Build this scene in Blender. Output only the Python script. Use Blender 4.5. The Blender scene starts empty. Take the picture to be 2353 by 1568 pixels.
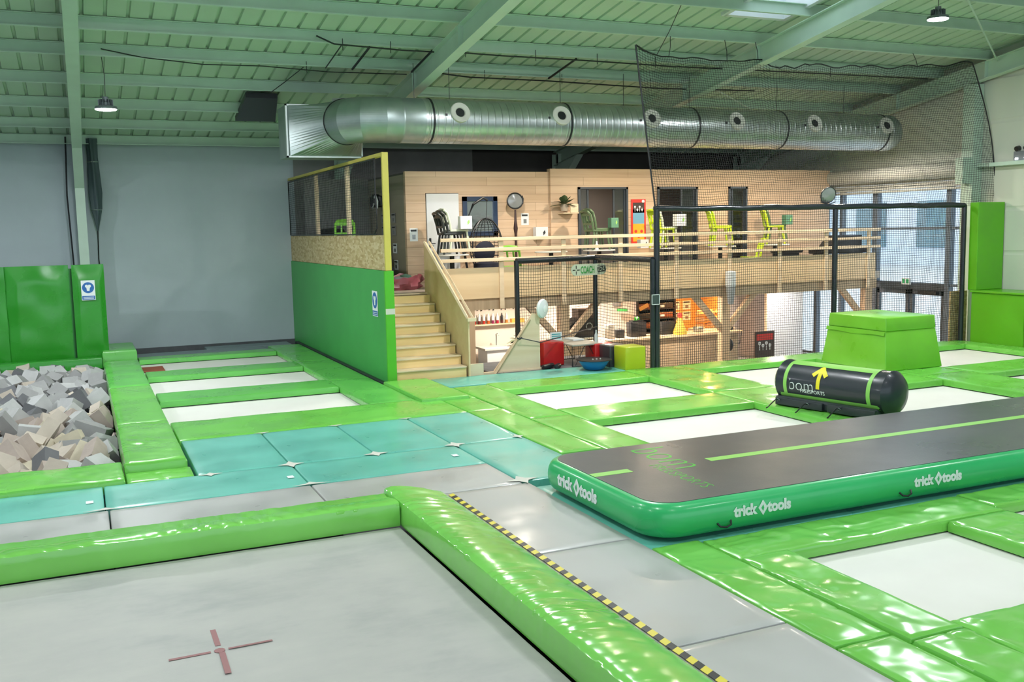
import bpy, bmesh, math, random
from mathutils import Vector, Matrix, noise
rnd = random.Random(7)
S = bpy.context.scene
COL = S.collection
V = Vector
# ---------------------------------------------------------------- camera
F_PX, YAW, PITCH, ROLL = 2237.7, math.radians(23.756), math.radians(6.592), math.radians(-1.211)
fw = V((math.sin(YAW)*math.cos(PITCH), math.cos(YAW)*math.cos(PITCH), -math.sin(PITCH)))
rt = V((math.cos(YAW), -math.sin(YAW), 0)); up = rt.cross(fw)
r2 = math.cos(ROLL)*rt + math.sin(ROLL)*up; u2 = -math.sin(ROLL)*rt + math.cos(ROLL)*up
cd = bpy.data.cameras.new('camera'); cam = bpy.data.objects.new('camera', cd); COL.objects.link(cam)
cd.sensor_width = 36; cd.lens = F_PX/2353*36; cd.clip_end = 300; cd.clip_start = 0.05
mw = Matrix.Identity(4)
for i in range(3):
    mw[i][0] = r2[i]; mw[i][1] = u2[i]; mw[i][2] = -fw[i]
mw[0][3], mw[1][3], mw[2][3] = 0, 0, 2.65
cam.matrix_world = mw
S.camera = cam
# ---------------------------------------------------------------- colour management, world
S.view_settings.view_transform = 'Standard'; S.view_settings.look = 'None'
S.view_settings.gamma = 1; S.view_settings.use_curve_mapping = False
S.view_settings.exposure = 0.3
w = bpy.data.worlds.new('overcast_sky'); S.world = w; w.use_nodes = True
nt = w.node_tree; bg = nt.nodes['Background']
sky = nt.nodes.new('ShaderNodeTexSky'); sky.sky_type = 'HOSEK_WILKIE'; sky.turbidity = 9; sky.sun_direction = (0.5, 0.3, 0.8)
mixs = nt.nodes.new('ShaderNodeMix'); mixs.data_type = 'RGBA'; mixs.inputs[0].default_value = 0.8
nt.links.new(sky.outputs[0], mixs.inputs[6]); mixs.inputs[7].default_value = (0.86, 0.93, 1.0, 1)
nt.links.new(mixs.outputs[2], bg.inputs[0]); bg.inputs[1].default_value = 2.5
# ---------------------------------------------------------------- lamps that reach across the hall (first three known by lamp or glow; the rest added out of view for light)
HIGHBAYS = [(0.58,18.4,4.84,150),(7.05,13,6.08,190),(13.98,13,6.14,190),(0.6,11.5,6.3,140),(-5.5,12,6.3,150),(-5.5,18.4,4.9,220),
            (0.6,5.5,7.2,110),(7.1,6.0,7.1,110),(13.9,6.2,7.1,130),(-5.5,5.5,7.2,110),(3.5,0.5,7.8,90),(10.5,0.5,7.8,90)]
# daylight enters by wide glazing added behind the viewpoint and by the glazed bay: portals guide the sky light through both openings
for nm_, loc_, rot_, sx_, sy_ in (('added_daylight_front', (5, -4.95, 3.2), (math.radians(90), 0, 0), 23, 5.0), ('daylight_bay', (18.6, 19.0, 1.2), (0, math.radians(90), 0), 4.6, 5.8)):
    pl = bpy.data.lights.new(nm_, 'AREA'); pl.shape = 'RECTANGLE'; pl.size = sx_; pl.size_y = sy_; pl.cycles.is_portal = True
    po = bpy.data.objects.new(nm_, pl); COL.objects.link(po); po.location = loc_; po.rotation_euler = rot_
# ---------------------------------------------------------------- materials
def newmat(name, col, rough=0.5, metal=0.0, spec=0.5, coat=0.0, emit=None, estr=0, alpha=None):
    m = bpy.data.materials.new(name); m.use_nodes = True
    b = m.node_tree.nodes['Principled BSDF']
    b.inputs['Base Color'].default_value = (*col, 1); b.inputs['Roughness'].default_value = rough
    b.inputs['Metallic'].default_value = metal; b.inputs['Specular IOR Level'].default_value = spec
    b.inputs['Coat Weight'].default_value = coat; b.inputs['Coat Roughness'].default_value = 0.12
    if emit: b.inputs['Emission Color'].default_value = (*emit, 1); b.inputs['Emission Strength'].default_value = estr
    return m
def N(m, t, **k):
    n = m.node_tree.nodes.new(t)
    for a, v in k.items(): setattr(n, a, v)
    return n
def L(m, a, b): m.node_tree.links.new(a, b)
def coords(m, scale=(1,1,1), rot=(0,0,0), kind='Object'):
    tc = N(m, 'ShaderNodeTexCoord'); mp = N(m, 'ShaderNodeMapping')
    mp.inputs['Scale'].default_value = scale; mp.inputs['Rotation'].default_value = rot
    L(m, tc.outputs[kind], mp.inputs[0]); return mp.outputs[0]
def noise_tex(m, vec, scale, detail=4, rough=0.5, dist=0):
    n = N(m, 'ShaderNodeTexNoise'); n.inputs['Scale'].default_value = scale; n.inputs['Detail'].default_value = detail
    n.inputs['Roughness'].default_value = rough; n.inputs['Distortion'].default_value = dist
    L(m, vec, n.inputs['Vector']); return n.outputs[0]
def ramp(m, fac, stops):
    r = N(m, 'ShaderNodeValToRGB'); L(m, fac, r.inputs[0]); e = r.color_ramp.elements
    while len(e) < len(stops): e.new(0.5)
    for i, (p, c) in enumerate(stops):
        e[i].position = p; e[i].color = (*c, 1) if len(c) == 3 else c
    return r.outputs[0]
def bump(m, h, strength=0.3, dist=0.02, prev=None):
    b = N(m, 'ShaderNodeBump'); b.inputs['Strength'].default_value = strength; b.inputs['Distance'].default_value = dist
    L(m, h, b.inputs['Height'])
    if prev is not None: L(m, prev, b.inputs['Normal'])
    L(m, b.outputs[0], m.node_tree.nodes['Principled BSDF'].inputs['Normal']); return b.outputs[0]
def setcol(m, out): L(m, out, m.node_tree.nodes['Principled BSDF'].inputs['Base Color'])
def varied(name, c, amp=0.08, scale=3, rough=0.5, bstr=0.0, bscale=40, **k):
    m = newmat(name, c, rough, **k)
    v = coords(m); n = noise_tex(m, v, scale)
    lo = tuple(max(0, x*(1-amp)) for x in c); hi = tuple(min(1, x*(1+amp)) for x in c)
    setcol(m, ramp(m, n, [(0.3, lo), (0.7, hi)]))
    if bstr: bump(m, noise_tex(m, v, bscale, 3), bstr, 0.004)
    return m
def vinyl(name, c, rough=0.22, wr=0.5, fold=(3.5, 11), wet=0.25):
    """glossy PVC cover: creased, slightly slack"""
    m = newmat(name, c, rough, coat=wet)
    v = coords(m); n = noise_tex(m, v, 1.7, 3)
    setcol(m, ramp(m, n, [(0.3, tuple(x*0.93 for x in c)), (0.7, tuple(min(1, x*1.06) for x in c))]))
    oi = N(m, 'ShaderNodeObjectInfo'); tc = N(m, 'ShaderNodeTexCoord'); ad = N(m, 'ShaderNodeVectorMath', operation='ADD')
    sc = N(m, 'ShaderNodeMath', operation='MULTIPLY'); sc.inputs[1].default_value = 37.0; L(m, oi.outputs['Random'], sc.inputs[0])
    L(m, tc.outputs['Object'], ad.inputs[0]); L(m, sc.outputs[0], ad.inputs[1])
    def folds(scale, rot, fs, dist, st, hd, prev=None):
        mp = N(m, 'ShaderNodeMapping'); mp.inputs['Scale'].default_value = scale; mp.inputs['Rotation'].default_value = (0, 0, rot)
        L(m, ad.outputs[0], mp.inputs[0]); nn = noise_tex(m, mp.outputs[0], fs, 1.5, 0.4, dist)
        return bump(m, nn, st, hd, prev)
    nb = folds((1, 1, 1), 0, fold[0]*0.5, 0.3, min(1, wr*0.8), 0.022)
    nb = folds((0.5, 3.2, 1), 0.35, fold[0]*0.7, 0.2, min(1, wr*0.55), 0.012, nb)
    nb = folds((3.0, 0.45, 1), -0.25, fold[0]*0.6, 0.25, min(1, wr*0.45), 0.012, nb)
    rr = ramp(m, n, [(0.35, (rough*0.8,)*3), (0.7, (rough*1.5,)*3)])
    L(m, rr, m.node_tree.nodes['Principled BSDF'].inputs['Roughness'])
    return m
M = {}
GREEN = (0.165, 0.545, 0.075)
M['pad'] = vinyl('green_pvc', GREEN, 0.26, 0.06)
M['pad_crease'] = vinyl('green_pvc_gathered', (0.20, 0.59, 0.10), 0.17, 0.12)
M['pad_worn'] = vinyl('green_pvc_creased', (0.18, 0.55, 0.085), 0.2, 0.25)
M['pad_far'] = vinyl('green_pvc_far', (0.125, 0.49, 0.08), 0.3, 0.05)
M['padbox'] = vinyl('green_pvc_block', (0.18, 0.54, 0.03), 0.34, 0.1)
M['padwall'] = vinyl('green_pvc_wall_padding', (0.10, 0.40, 0.006), 0.4, 0.1)
M['padpit'] = vinyl('deep_green_pvc', (0.025, 0.27, 0.02), 0.24, 0.5, (2.4, 7))
M['panel'] = varied('green_painted_panel', (0.055, 0.36, 0.075), 0.06, 1.5, 0.42)
M['panel_end'] = varied('bright_green_panel_end', (0.085, 0.45, 0.02), 0.05, 2, 0.5)
M['teal'] = vinyl('teal_pvc', (0.135, 0.47, 0.385), 0.34, 0.08, (1.5, 5))
M['grey'] = vinyl('grey_pvc', (0.43, 0.425, 0.41), 0.34, 0.07, (1.2, 5))
M['greyfloor'] = newmat('worn_grey_landing_canvas', (0.45, 0.44, 0.41), 0.55)
m = M['greyfloor']; v = coords(m)
a = noise_tex(m, v, 0.45, 5, 0.6); b_ = noise_tex(m, coords(m, (0.8, 1.6, 1)), 1.3, 5, 0.65)
mx = N(m, 'ShaderNodeMath', operation='MULTIPLY'); L(m, a, mx.inputs[0]); L(m, b_, mx.inputs[1])
setcol(m, ramp(m, mx.outputs[0], [(0.13, (0.36, 0.36, 0.345)), (0.23, (0.44, 0.43, 0.405)), (0.38, (0.49, 0.475, 0.44))]))
bump(m, noise_tex(m, v, 130, 2), 0.12, 0.002)
M['bed'] = newmat('woven_white_bed', (0.70, 0.67, 0.63), 0.55)
m = M['bed']; wv = N(m, 'ShaderNodeTexWave'); wv.inputs['Scale'].default_value = 60; L(m, coords(m), wv.inputs['Vector'])
bump(m, wv.outputs[0], 0.08, 0.001)
setcol(m, ramp(m, noise_tex(m, coords(m), 1.3, 3), [(0.3, (0.76, 0.73, 0.685)), (0.7, (0.81, 0.785, 0.74))]))
M['steel'] = newmat('dark_steel', (0.05, 0.055, 0.06), 0.5, 0.6)
M['black'] = newmat('black_plastic', (0.012, 0.013, 0.016), 0.4)
M['blackpad'] = vinyl('black_foam_sleeve', (0.012, 0.016, 0.022), 0.3, 0.7, (9, 20))
M['net'] = newmat('black_net_cord', (0.012, 0.013, 0.014), 0.8)
M['airtop'] = newmat('charcoal_airtrack_top', (0.075, 0.08, 0.088), 0.34)
m = M['airtop']; n = noise_tex(m, coords(m, (6, 60, 1)), 3, 3); bump(m, n, 0.35, 0.003)
L(m, ramp(m, noise_tex(m, coords(m), 0.8, 3), [(0.3, (0.26,)*3), (0.7, (0.4,)*3)]), m.node_tree.nodes['Principled BSDF'].inputs['Roughness'])
M['airside'] = vinyl('emerald_pvc', (0.03, 0.45, 0.14), 0.3, 0.1, (1.2, 5))
M['lime'] = newmat('lime_print', (0.28, 0.62, 0.12), 0.45)
M['limegr'] = newmat('green_print', (0.07, 0.50, 0.05), 0.45)
M['white'] = varied('white_paint', (0.72, 0.74, 0.76), 0.03, 2, 0.45)
M['offwhite'] = varied('off_white', (0.62, 0.60, 0.54), 0.06, 2, 0.6)
M['print_w'] = newmat('white_print', (0.78, 0.82, 0.82), 0.5)
M['yellow'] = newmat('yellow_print', (0.85, 0.72, 0.02), 0.5)
M['ypaint'] = varied('yellow_paint', (0.62, 0.52, 0.10), 0.05, 3, 0.5)
M['navyblk'] = vinyl('navy_black_pvc', (0.018, 0.022, 0.032), 0.33, 0.25, (3, 9))
M['red'] = vinyl('red_vinyl', (0.52, 0.01, 0.012), 0.35, 0.1)
M['charcoal'] = vinyl('charcoal_vinyl', (0.03, 0.033, 0.04), 0.4, 0.1)
M['limevinyl'] = vinyl('lime_vinyl', (0.42, 0.50, 0.012), 0.35, 0.08)
M['blue'] = newmat('blue_plastic', (0.01, 0.16, 0.45), 0.35)
M['signblue'] = newmat('sign_blue', (0.02, 0.13, 0.42), 0.4)
M['wallgrey'] = newmat('painted_concrete_grey', (0.52, 0.57, 0.60), 0.75)
m = M['wallgrey']; setcol(m, ramp(m, noise_tex(m, coords(m), 0.7, 6, 0.6), [(0.25, (0.42, 0.485, 0.52)), (0.75, (0.49, 0.56, 0.60))]))
bk = N(m, 'ShaderNodeTexBrick'); bk.inputs['Scale'].default_value = 1; bk.inputs['Brick Width'].default_value = 0.5; bk.inputs['Row Height'].default_value = 0.2
bk.inputs['Mortar Size'].default_value = 0.006; bk.inputs['Color1'].default_value = bk.inputs['Color2'].default_value = (1, 1, 1, 1); bk.inputs['Mortar'].default_value = (0.0,)*3+(1,)
L(m, coords(m, (1, 1, 1), (math.pi/2, 0, 0)), bk.inputs['Vector']); bump(m, bk.outputs[0], 0.15, 0.004)
M['wallmid'] = varied('grey_back_wall_paint', (0.25, 0.25, 0.24), 0.1, 2, 0.7)
M['walldark'] = varied('dark_brown_wall_paint', (0.085, 0.078, 0.072), 0.1, 2, 0.7)
M['ceil'] = varied('pale_roof_green_bounce', (0.50, 0.64, 0.50), 0.05, 0.8, 0.5)  # pale sheet with green light bounced off the pads tinted in
M['beam'] = varied('pale_painted_steel', (0.54, 0.68, 0.57), 0.05, 2, 0.42)
M['cream'] = varied('cream_sandwich_panel', (0.60, 0.62, 0.53), 0.03, 0.8, 0.45)
M['galv'] = newmat('galvanised_steel', (0.55, 0.58, 0.57), 0.42, 0.85)
m = M['galv']; setcol(m, ramp(m, noise_tex(m, coords(m), 3, 4), [(0.3, (0.34, 0.40, 0.39)), (0.7, (0.46, 0.51, 0.50))]))
M['galvrib'] = newmat('spiral_galvanised_duct', (0.55, 0.58, 0.57), 0.32, 0.92)
m = M['galvrib']; setcol(m, ramp(m, noise_tex(m, coords(m), 3, 4), [(0.3, (0.46, 0.50, 0.49)), (0.7, (0.62, 0.65, 0.64))]))
wv = N(m, 'ShaderNodeTexWave'); wv.inputs['Scale'].default_value = 2.2; wv.inputs['Distortion'].default_value = 0.0
L(m, coords(m, (1, 0.06, 0.06)), wv.inputs['Vector'])
bump(m, ramp(m, wv.outputs[0], [(0.80, (0, 0, 0)), (0.95, (1, 1, 1))]), 0.7, 0.01)
def woodmat(name, c1, c2, plank=None, rough=0.5, axis=0, grain=3.0):
    m = newmat(name, c1, rough)
    sc = [26, 26, 26]; sc[axis] = 1.6
    n = noise_tex(m, coords(m, tuple(s/10*grain/3 for s in sc)), grain, 5, 0.6, 0.4)
    setc = ramp(m, n, [(0.3, c1), (0.65, c2)])
    if plank:
        v = coords(m, (1, 1, 1), (math.pi/2, 0, 0))
        bk = N(m, 'ShaderNodeTexBrick'); bk.inputs['Scale'].default_value = 1; bk.inputs['Brick Width'].default_value = 2.4
        bk.inputs['Row Height'].default_value = plank; bk.inputs['Mortar Size'].default_value = 0.004
        bk.inputs['Color1'].default_value = (1, 1, 1, 1); bk.inputs['Color2'].default_value = (0.88, 0.86, 0.84, 1); bk.inputs['Mortar'].default_value = (0.5, 0.45, 0.4, 1)
        L(m, v, bk.inputs['Vector'])
        mu = N(m, 'ShaderNodeMix', data_type='RGBA', blend_type='MULTIPLY'); mu.inputs[0].default_value = 1
        L(m, setc, mu.inputs[6]); L(m, bk.outputs[0], mu.inputs[7]); setc = mu.outputs[2]
    setcol(m, setc); return m
M['plank'] = woodmat('pine_plank_cladding', (0.62, 0.43, 0.28), (0.75, 0.56, 0.39), 0.19)
M['pine'] = woodmat('pale_pine', (0.68, 0.51, 0.32), (0.80, 0.64, 0.45))
M['ply'] = woodmat('birch_plywood', (0.72, 0.51, 0.29), (0.80, 0.61, 0.38), None, 0.45, 0, 2)
M['ply2'] = woodmat('pale_plywood', (0.62, 0.47, 0.30), (0.74, 0.60, 0.43), None, 0.5, 0, 2)
M['tread'] = woodmat('varnished_stair_pine', (0.80, 0.54, 0.21), (0.90, 0.66, 0.32), None, 0.4)
M['timber'] = woodmat('structural_timber', (0.52, 0.36, 0.22), (0.66, 0.48, 0.31), None, 0.55, 2)
M['darkwood'] = newmat('dark_turned_wood', (0.05, 0.022, 0.02), 0.35)
M['osb'] = newmat('osb_board', (0.50, 0.36, 0.17), 0.6)
m = M['osb']; vo = N(m, 'ShaderNodeTexVoronoi'); vo.inputs['Scale'].default_value = 9
L(m, coords(m, (1.5, 1.0, 2.6), (0.5, 0.3, 0.4)), vo.inputs['Vector'])
bwn = N(m, 'ShaderNodeRGBToBW'); L(m, vo.outputs['Color'], bwn.inputs[0])
setcol(m, ramp(m, bwn.outputs[0], [(0.15, (0.40, 0.28, 0.12)), (0.5, (0.53, 0.40, 0.20)), (0.9, (0.64, 0.52, 0.31))]))
M['concrete'] = varied('grey_concrete', (0.22, 0.23, 0.24), 0.15, 1.5, 0.7)
M['carpet'] = varied('dark_grey_floor_mat', (0.10, 0.105, 0.115), 0.15, 6, 0.75)
M['doorfr'] = newmat('charcoal_aluminium', (0.07, 0.085, 0.105), 0.4, 0.3)
M['doorgrey'] = newmat('dark_blue_grey_frame', (0.12, 0.15, 0.19), 0.4)
M['roomdark'] = varied('grey_brown_room_wall', (0.20, 0.165, 0.14), 0.1, 1, 0.8)
M['glass'] = newmat('window_glass', (0.8, 0.9, 0.95), 0.03)
m = M['glass']; out = m.node_tree.nodes['Material Output']; tr = N(m, 'ShaderNodeBsdfTransparent'); tr.inputs[0].default_value = (0.90, 0.95, 0.97, 1)
gl = N(m, 'ShaderNodeBsdfGlossy'); gl.inputs['Roughness'].default_value = 0.03; ms = N(m, 'ShaderNodeMixShader'); ms.inputs[0].default_value = 0.07
L(m, tr.outputs[0], ms.inputs[1]); L(m, gl.outputs[0], ms.inputs[2]); L(m, ms.outputs[0], out.inputs[0])
M['mirror'] = newmat('reflecting_glass', (0.72, 0.80, 0.84), 0.08, 0.85)
M['lampglow'] = newmat('lamp_glow', (1, 1, 1), 0.5, emit=(0.93, 0.97, 1.0), estr=40)
M['warmglow'] = newmat('fill_spot_glow', (1, 1, 1), 0.5, emit=(1.0, 0.78, 0.5), estr=12)
M['leaf'] = varied('dark_green_leaf', (0.07, 0.11, 0.045), 0.25, 9, 0.45)
M['leaf2'] = varied('grey_green_leaf', (0.16, 0.20, 0.13), 0.2, 9, 0.45)
M['foamdark'] = newmat('dark_deck_and_pit_floor', (0.05, 0.05, 0.052), 0.9)  # plain dark colour for the deck and pit floor
FOAM = {'pale grey': (0.53, 0.525, 0.52), 'mid grey': (0.34, 0.335, 0.33), 'dark grey': (0.17, 0.17, 0.18), 'beige': (0.60, 0.52, 0.44), 'cream': (0.66, 0.58, 0.44), 'pinkish beige': (0.50, 0.41, 0.36)}
for k, c in FOAM.items(): M['foam '+k] = varied('foam_'+k.replace(' ', '_'), tuple(x*0.86 for x in c), 0.08, 5, 0.95, 0.3, 50)
def simple(key, c, rough=0.5, metal=0.0, **k):
    if key not in M: M[key] = newmat(key, c, rough, metal, **k)
    return M[key]
# ---------------------------------------------------------------- mesh builder
class MB:
    def __init__(s): s.bm = bmesh.new()
    def box(s, x0, x1, y0, y1, z0, z1, bev=0, seg=2, mat=None):
        r = bmesh.ops.create_cube(s.bm, size=1); vs = r['verts']
        for v in vs: v.co = V(((x0+x1)/2+v.co.x*(x1-x0), (y0+y1)/2+v.co.y*(y1-y0), (z0+z1)/2+v.co.z*(z1-z0)))
        if mat is not None:
            for v in vs: v.co = mat @ v.co
        if bev: bmesh.ops.bevel(s.bm, geom=list({e for v in vs for e in v.link_edges}), offset=bev, segments=seg, profile=0.5, affect='EDGES')
        return s
    def tube(s, pts, r, n=8, cap=True, rs=None):
        pts = [V(p) for p in pts]; rings = []
        for i, p in enumerate(pts):
            t = (pts[min(i+1, len(pts)-1)]-pts[max(i-1, 0)])
            t = t.normalized() if t.length > 1e-9 else V((0, 0, 1))
            a = V((0, 0, 1)) if abs(t.z) < 0.9 else V((1, 0, 0))
            u = t.cross(a).normalized(); w_ = t.cross(u)
            rr = rs[i] if rs else r
            rings.append([s.bm.verts.new(p+rr*(math.cos(2*math.pi*k/n)*u+math.sin(2*math.pi*k/n)*w_)) for k in range(n)])
        for a, b in zip(rings, rings[1:]):
            for k in range(n): s.bm.faces.new((a[k], a[(k+1) % n], b[(k+1) % n], b[k]))
        if cap and n > 2: s.bm.faces.new(rings[0][::-1]); s.bm.faces.new(rings[-1])
        return s
    def poly(s, pts, thick=None):
        vs = [s.bm.verts.new(V(p)) for p in pts]; f = s.bm.faces.new(vs)
        if thick is not None:
            r = bmesh.ops.extrude_face_region(s.bm, geom=[f])
            for g in r['geom']:
                if isinstance(g, bmesh.types.BMVert): g.co += V(thick)
        return s
    def lathe(s, prof, origin=(0, 0, 0), axis=(0, 0, 1), n=24):
        ax = V(axis).normalized(); a = V((0, 0, 1)) if abs(ax.z) < 0.9 else V((1, 0, 0))
        u = ax.cross(a).normalized(); w_ = ax.cross(u); o = V(origin); rings = []
        for r, h in prof:
            rings.append([s.bm.verts.new(o+ax*h+max(r, 1e-4)*(math.cos(2*math.pi*k/n)*u+math.sin(2*math.pi*k/n)*w_)) for k in range(n)])
        for a_, b in zip(rings, rings[1:]):
            for k in range(n): s.bm.faces.new((a_[k], a_[(k+1) % n], b[(k+1) % n], b[k]))
        return s
    def grid(s, f, nu, nv):
        g = [[s.bm.verts.new(V(f(i/nu, j/nv))) for j in range(nv+1)] for i in range(nu+1)]
        for i in range(nu):
            for j in range(nv): s.bm.faces.new((g[i][j], g[i+1][j], g[i+1][j+1], g[i][j+1]))
        return s
    def build(s, name, mat, parent=None, smooth=False, loc=None):
        bmesh.ops.recalc_face_normals(s.bm, faces=s.bm.faces)
        me = bpy.data.meshes.new(name); s.bm.to_mesh(me); s.bm.free()
        if smooth:
            for p in me.polygons: p.use_smooth = True
            me.set_sharp_from_angle(angle=math.radians(38))
        me.materials.append(M[mat] if isinstance(mat, str) else mat)
        o = bpy.data.objects.new(name, me); COL.objects.link(o)
        if parent is not None: o.parent = parent
        if loc: o.location = loc
        return o
def tag(o, label, cat, group=None):
    o['label'] = label; o['category'] = cat
    if group: o['group'] = group
    return o
def thing(name, label, cat, loc=(0, 0, 0), rz=0, group=None):
    o = bpy.data.objects.new(name, None); COL.objects.link(o); o.location = loc; o.rotation_euler = (0, 0, rz)
    o.empty_display_size = 0.1
    return tag(o, label, cat, group)
def struct(o): o['kind'] = 'structure'; return o
def copy_tree(root, loc, rz=None, label=None):
    r = root.copy(); COL.objects.link(r); r.location = loc
    if rz is not None: r.rotation_euler = (0, 0, rz)
    if label: r['label'] = label
    for ch in root.children:
        c = ch.copy(); COL.objects.link(c); c.parent = r
        for g in ch.children:
            d = g.copy(); COL.objects.link(d); d.parent = c
    return r
def text(s, size, origin, right, upv, mat, name, parent=None, ext=0.002, bold=0.0, xs=1.0, align='LEFT', conv=None):
    cu = bpy.data.curves.new('t', 'FONT'); cu.body = s; cu.size = size; cu.extrude = ext; cu.offset = bold; cu.align_x = align
    t = bpy.data.objects.new('t', cu); COL.objects.link(t)
    bpy.context.view_layer.update()
    me = bpy.data.meshes.new_from_object(t.evaluated_get(bpy.context.evaluated_depsgraph_get()))
    bpy.data.objects.remove(t)
    R_, U_ = V(right).normalized(), V(upv).normalized(); Nn = R_.cross(U_); O = V(origin)
    for v in me.vertices: v.co = O + R_*v.co.x*xs + U_*v.co.y + Nn*v.co.z
    me.materials.clear(); me.materials.append(M[mat]); me.name = name
    o = bpy.data.objects.new(name, me); COL.objects.link(o)
    if parent is not None: o.parent = parent
    return o
def roofz(y): return 4.9+0.15*(24.65-y)

def shell(name):
    o = bpy.data.objects.new(name, None); COL.objects.link(o); o.empty_display_size = 0.1; return struct(o)
# ================================================================ SETTING
# deck platform (top -0.2) with the foam pit left open; ground floor of the cafe at -1.0
b = MB()
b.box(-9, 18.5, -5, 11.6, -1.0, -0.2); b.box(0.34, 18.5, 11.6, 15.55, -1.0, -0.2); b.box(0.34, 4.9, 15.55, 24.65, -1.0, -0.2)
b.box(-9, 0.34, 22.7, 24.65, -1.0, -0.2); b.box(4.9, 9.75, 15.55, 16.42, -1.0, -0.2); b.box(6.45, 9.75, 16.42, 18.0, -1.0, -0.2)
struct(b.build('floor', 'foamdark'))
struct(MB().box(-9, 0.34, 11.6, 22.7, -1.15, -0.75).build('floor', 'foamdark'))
struct(MB().box(4.9, 18.5, 15.5, 24.65, -1.1, -1.0).build('floor', 'concrete'))
# walls
struct(MB().box(-9, 5.0, 24.65, 24.85, -1, 5.2).build('wall_back', 'wallgrey'))
struct(MB().box(5.0, 9.8, 24.65, 24.85, -1, 5.2).build('wall_back', 'wallmid'))
struct(MB().box(9.8, 18.5, 24.65, 24.85, -1, 5.2).build('wall_back', 'walldark'))
struct(MB().box(-9.2, -9, -5, 24.65, -1, 9.6).build('wall_left', 'wallgrey'))
b = MB(); b.box(-9.2, -6.5, -5.2, -5, -1, 9.6); b.box(16.5, 18.7, -5.2, -5, -1, 9.6); b.box(-6.5, 16.5, -5.2, -5, -1, 0.7); b.box(-6.5, 16.5, -5.2, -5, 5.7, 9.6)
struct(b.build('wall_front', 'cream'))
fw_ = shell('window_7'); b = MB()  # unseen glazing added in the front wall to let daylight in
for i in range(11): b.box(-6.53+i*2.3, -6.47+i*2.3, -5.14, -5.06, 0.7, 5.7)
b.box(-6.5, 16.5, -5.14, -5.06, 3.17, 3.23); b.build('window_frame', 'doorgrey', fw_)
MB().box(-6.5, 16.5, -5.105, -5.095, 0.7, 5.7).build('pane', 'glass', fw_)
# gable wall: lower part before the glazed bay, and the whole triangle above it
b = MB()
b.poly([(18.5, -5, -1), (18.5, 16.05, -1), (18.5, 16.05, 3.55), (18.5, 24.65, 3.55), (18.5, 24.65, 4.95), (18.5, -5, 9.4)], (0.2, 0, 0))
b.poly([(18.5, 21.9, -1), (18.5, 24.65, -1), (18.5, 24.65, 3.55), (18.5, 21.9, 3.55)], (0.2, 0, 0))
gw = struct(b.build('wall_right', 'cream'))
m = M['cream']; bk = N(m, 'ShaderNodeTexWave', wave_type='BANDS', bands_direction='Z'); bk.inputs['Scale'].default_value = 0.33
L(m, coords(m), bk.inputs['Vector']); bump(m, ramp(m, bk.outputs[0], [(0.0, (0, 0, 0)), (0.03, (1, 1, 1))]), 0.6, 0.02)
struct(MB().box(-9, 4.84, 24.60, 24.64, -0.2, 0.0).build('baseboard_back', 'carpet'))
struct(MB().box(18.33, 18.5, 12.0, 16.0, 3.78, 3.86).build('trim_1', 'beam'))
# corrugated roof: real folded ribs running up the slope, an opening left for the skylight
b = MB()
SKY = (10.75, 12.05, 12.3, 14.72)
def ribs(x0, x1, ya, yb):
    x = x0; P = 0.333
    prof = []
    while x < x1-1e-6:
        for dx, dz in ((0, 0), (0.25, 0), (0.262, 0.045), (0.298, 0.045), (0.31, 0), (0.333, 0)):
            prof.append((min(x+dx, x1), dz))
        x += P
    for (xa, za), (xb, zb) in zip(prof, prof[1:]):
        if xb-xa < 1e-5 and abs(za-zb) < 1e-5: continue
        b.poly([(xa, ya, roofz(ya)+za), (xb, ya, roofz(ya)+zb), (xb, yb, roofz(yb)+zb), (xa, yb, roofz(yb)+za)])
ribs(-9, SKY[0], -5, 24.65); ribs(SKY[1], 18.5, -5, 24.65)
ribs(SKY[0], SKY[1], -5, SKY[2]); ribs(SKY[0], SKY[1], SKY[3], 24.65)
struct(b.build('ceiling', 'ceil'))
# outer roof skin so no light leaks at the edges
b = MB()
for (xa, xb, ya, yb) in ((-9.3, SKY[0], -5.2, 25), (SKY[1], 18.8, -5.2, 25), (SKY[0], SKY[1], -5.2, SKY[2]), (SKY[0], SKY[1], SKY[3], 25)):
    b.poly([(xa, ya, roofz(ya)+0.12), (xb, ya, roofz(ya)+0.12), (xb, yb, roofz(yb)+0.12), (xa, yb, roofz(yb)+0.12)], (0, 0, 0.05))
struct(b.build('ceiling', 'beam'))
# skylight
sk = shell('window_1')
b = MB(); x0, x1, y0, y1 = SKY
for (xa, xb, ya, yb) in ((x0-0.06, x0+0.04, y0-0.06, y1+0.06), (x1-0.04, x1+0.06, y0-0.06, y1+0.06)):
    b.poly([(xa, ya, roofz(ya)-0.06), (xb, ya, roofz(ya)-0.06), (xb, yb, roofz(yb)-0.06), (xa, yb, roofz(yb)-0.06)], (0, 0, 0.4))
for (ya, yb) in ((y0-0.06, y0+0.03), (y1-0.03, y1+0.06)):
    b.poly([(x0, ya, roofz(ya)-0.06), (x1, ya, roofz(ya)-0.06), (x1, yb, roofz(yb)-0.06), (x0, yb, roofz(yb)-0.06)], (0, 0, 0.4))
b.build('window_frame', 'white', sk)
MB().poly([(x0, y0, roofz(y0)+0.25), (x1, y0, roofz(y0)+0.25), (x1, y1, roofz(y1)+0.25), (x0, y1, roofz(y1)+0.25)], (0, 0, 0.01)).build('pane', 'glass', sk)
b = MB()
for i in range(5):
    b.tube([(x0+0.2+i*0.22, y1-0.25, roofz(y1)+0.16), (x0+0.2+i*0.22+0.12, y1-0.25, roofz(y1)+0.16)], 0.02, 6)
b.build('hinge', 'steel', sk)
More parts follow.
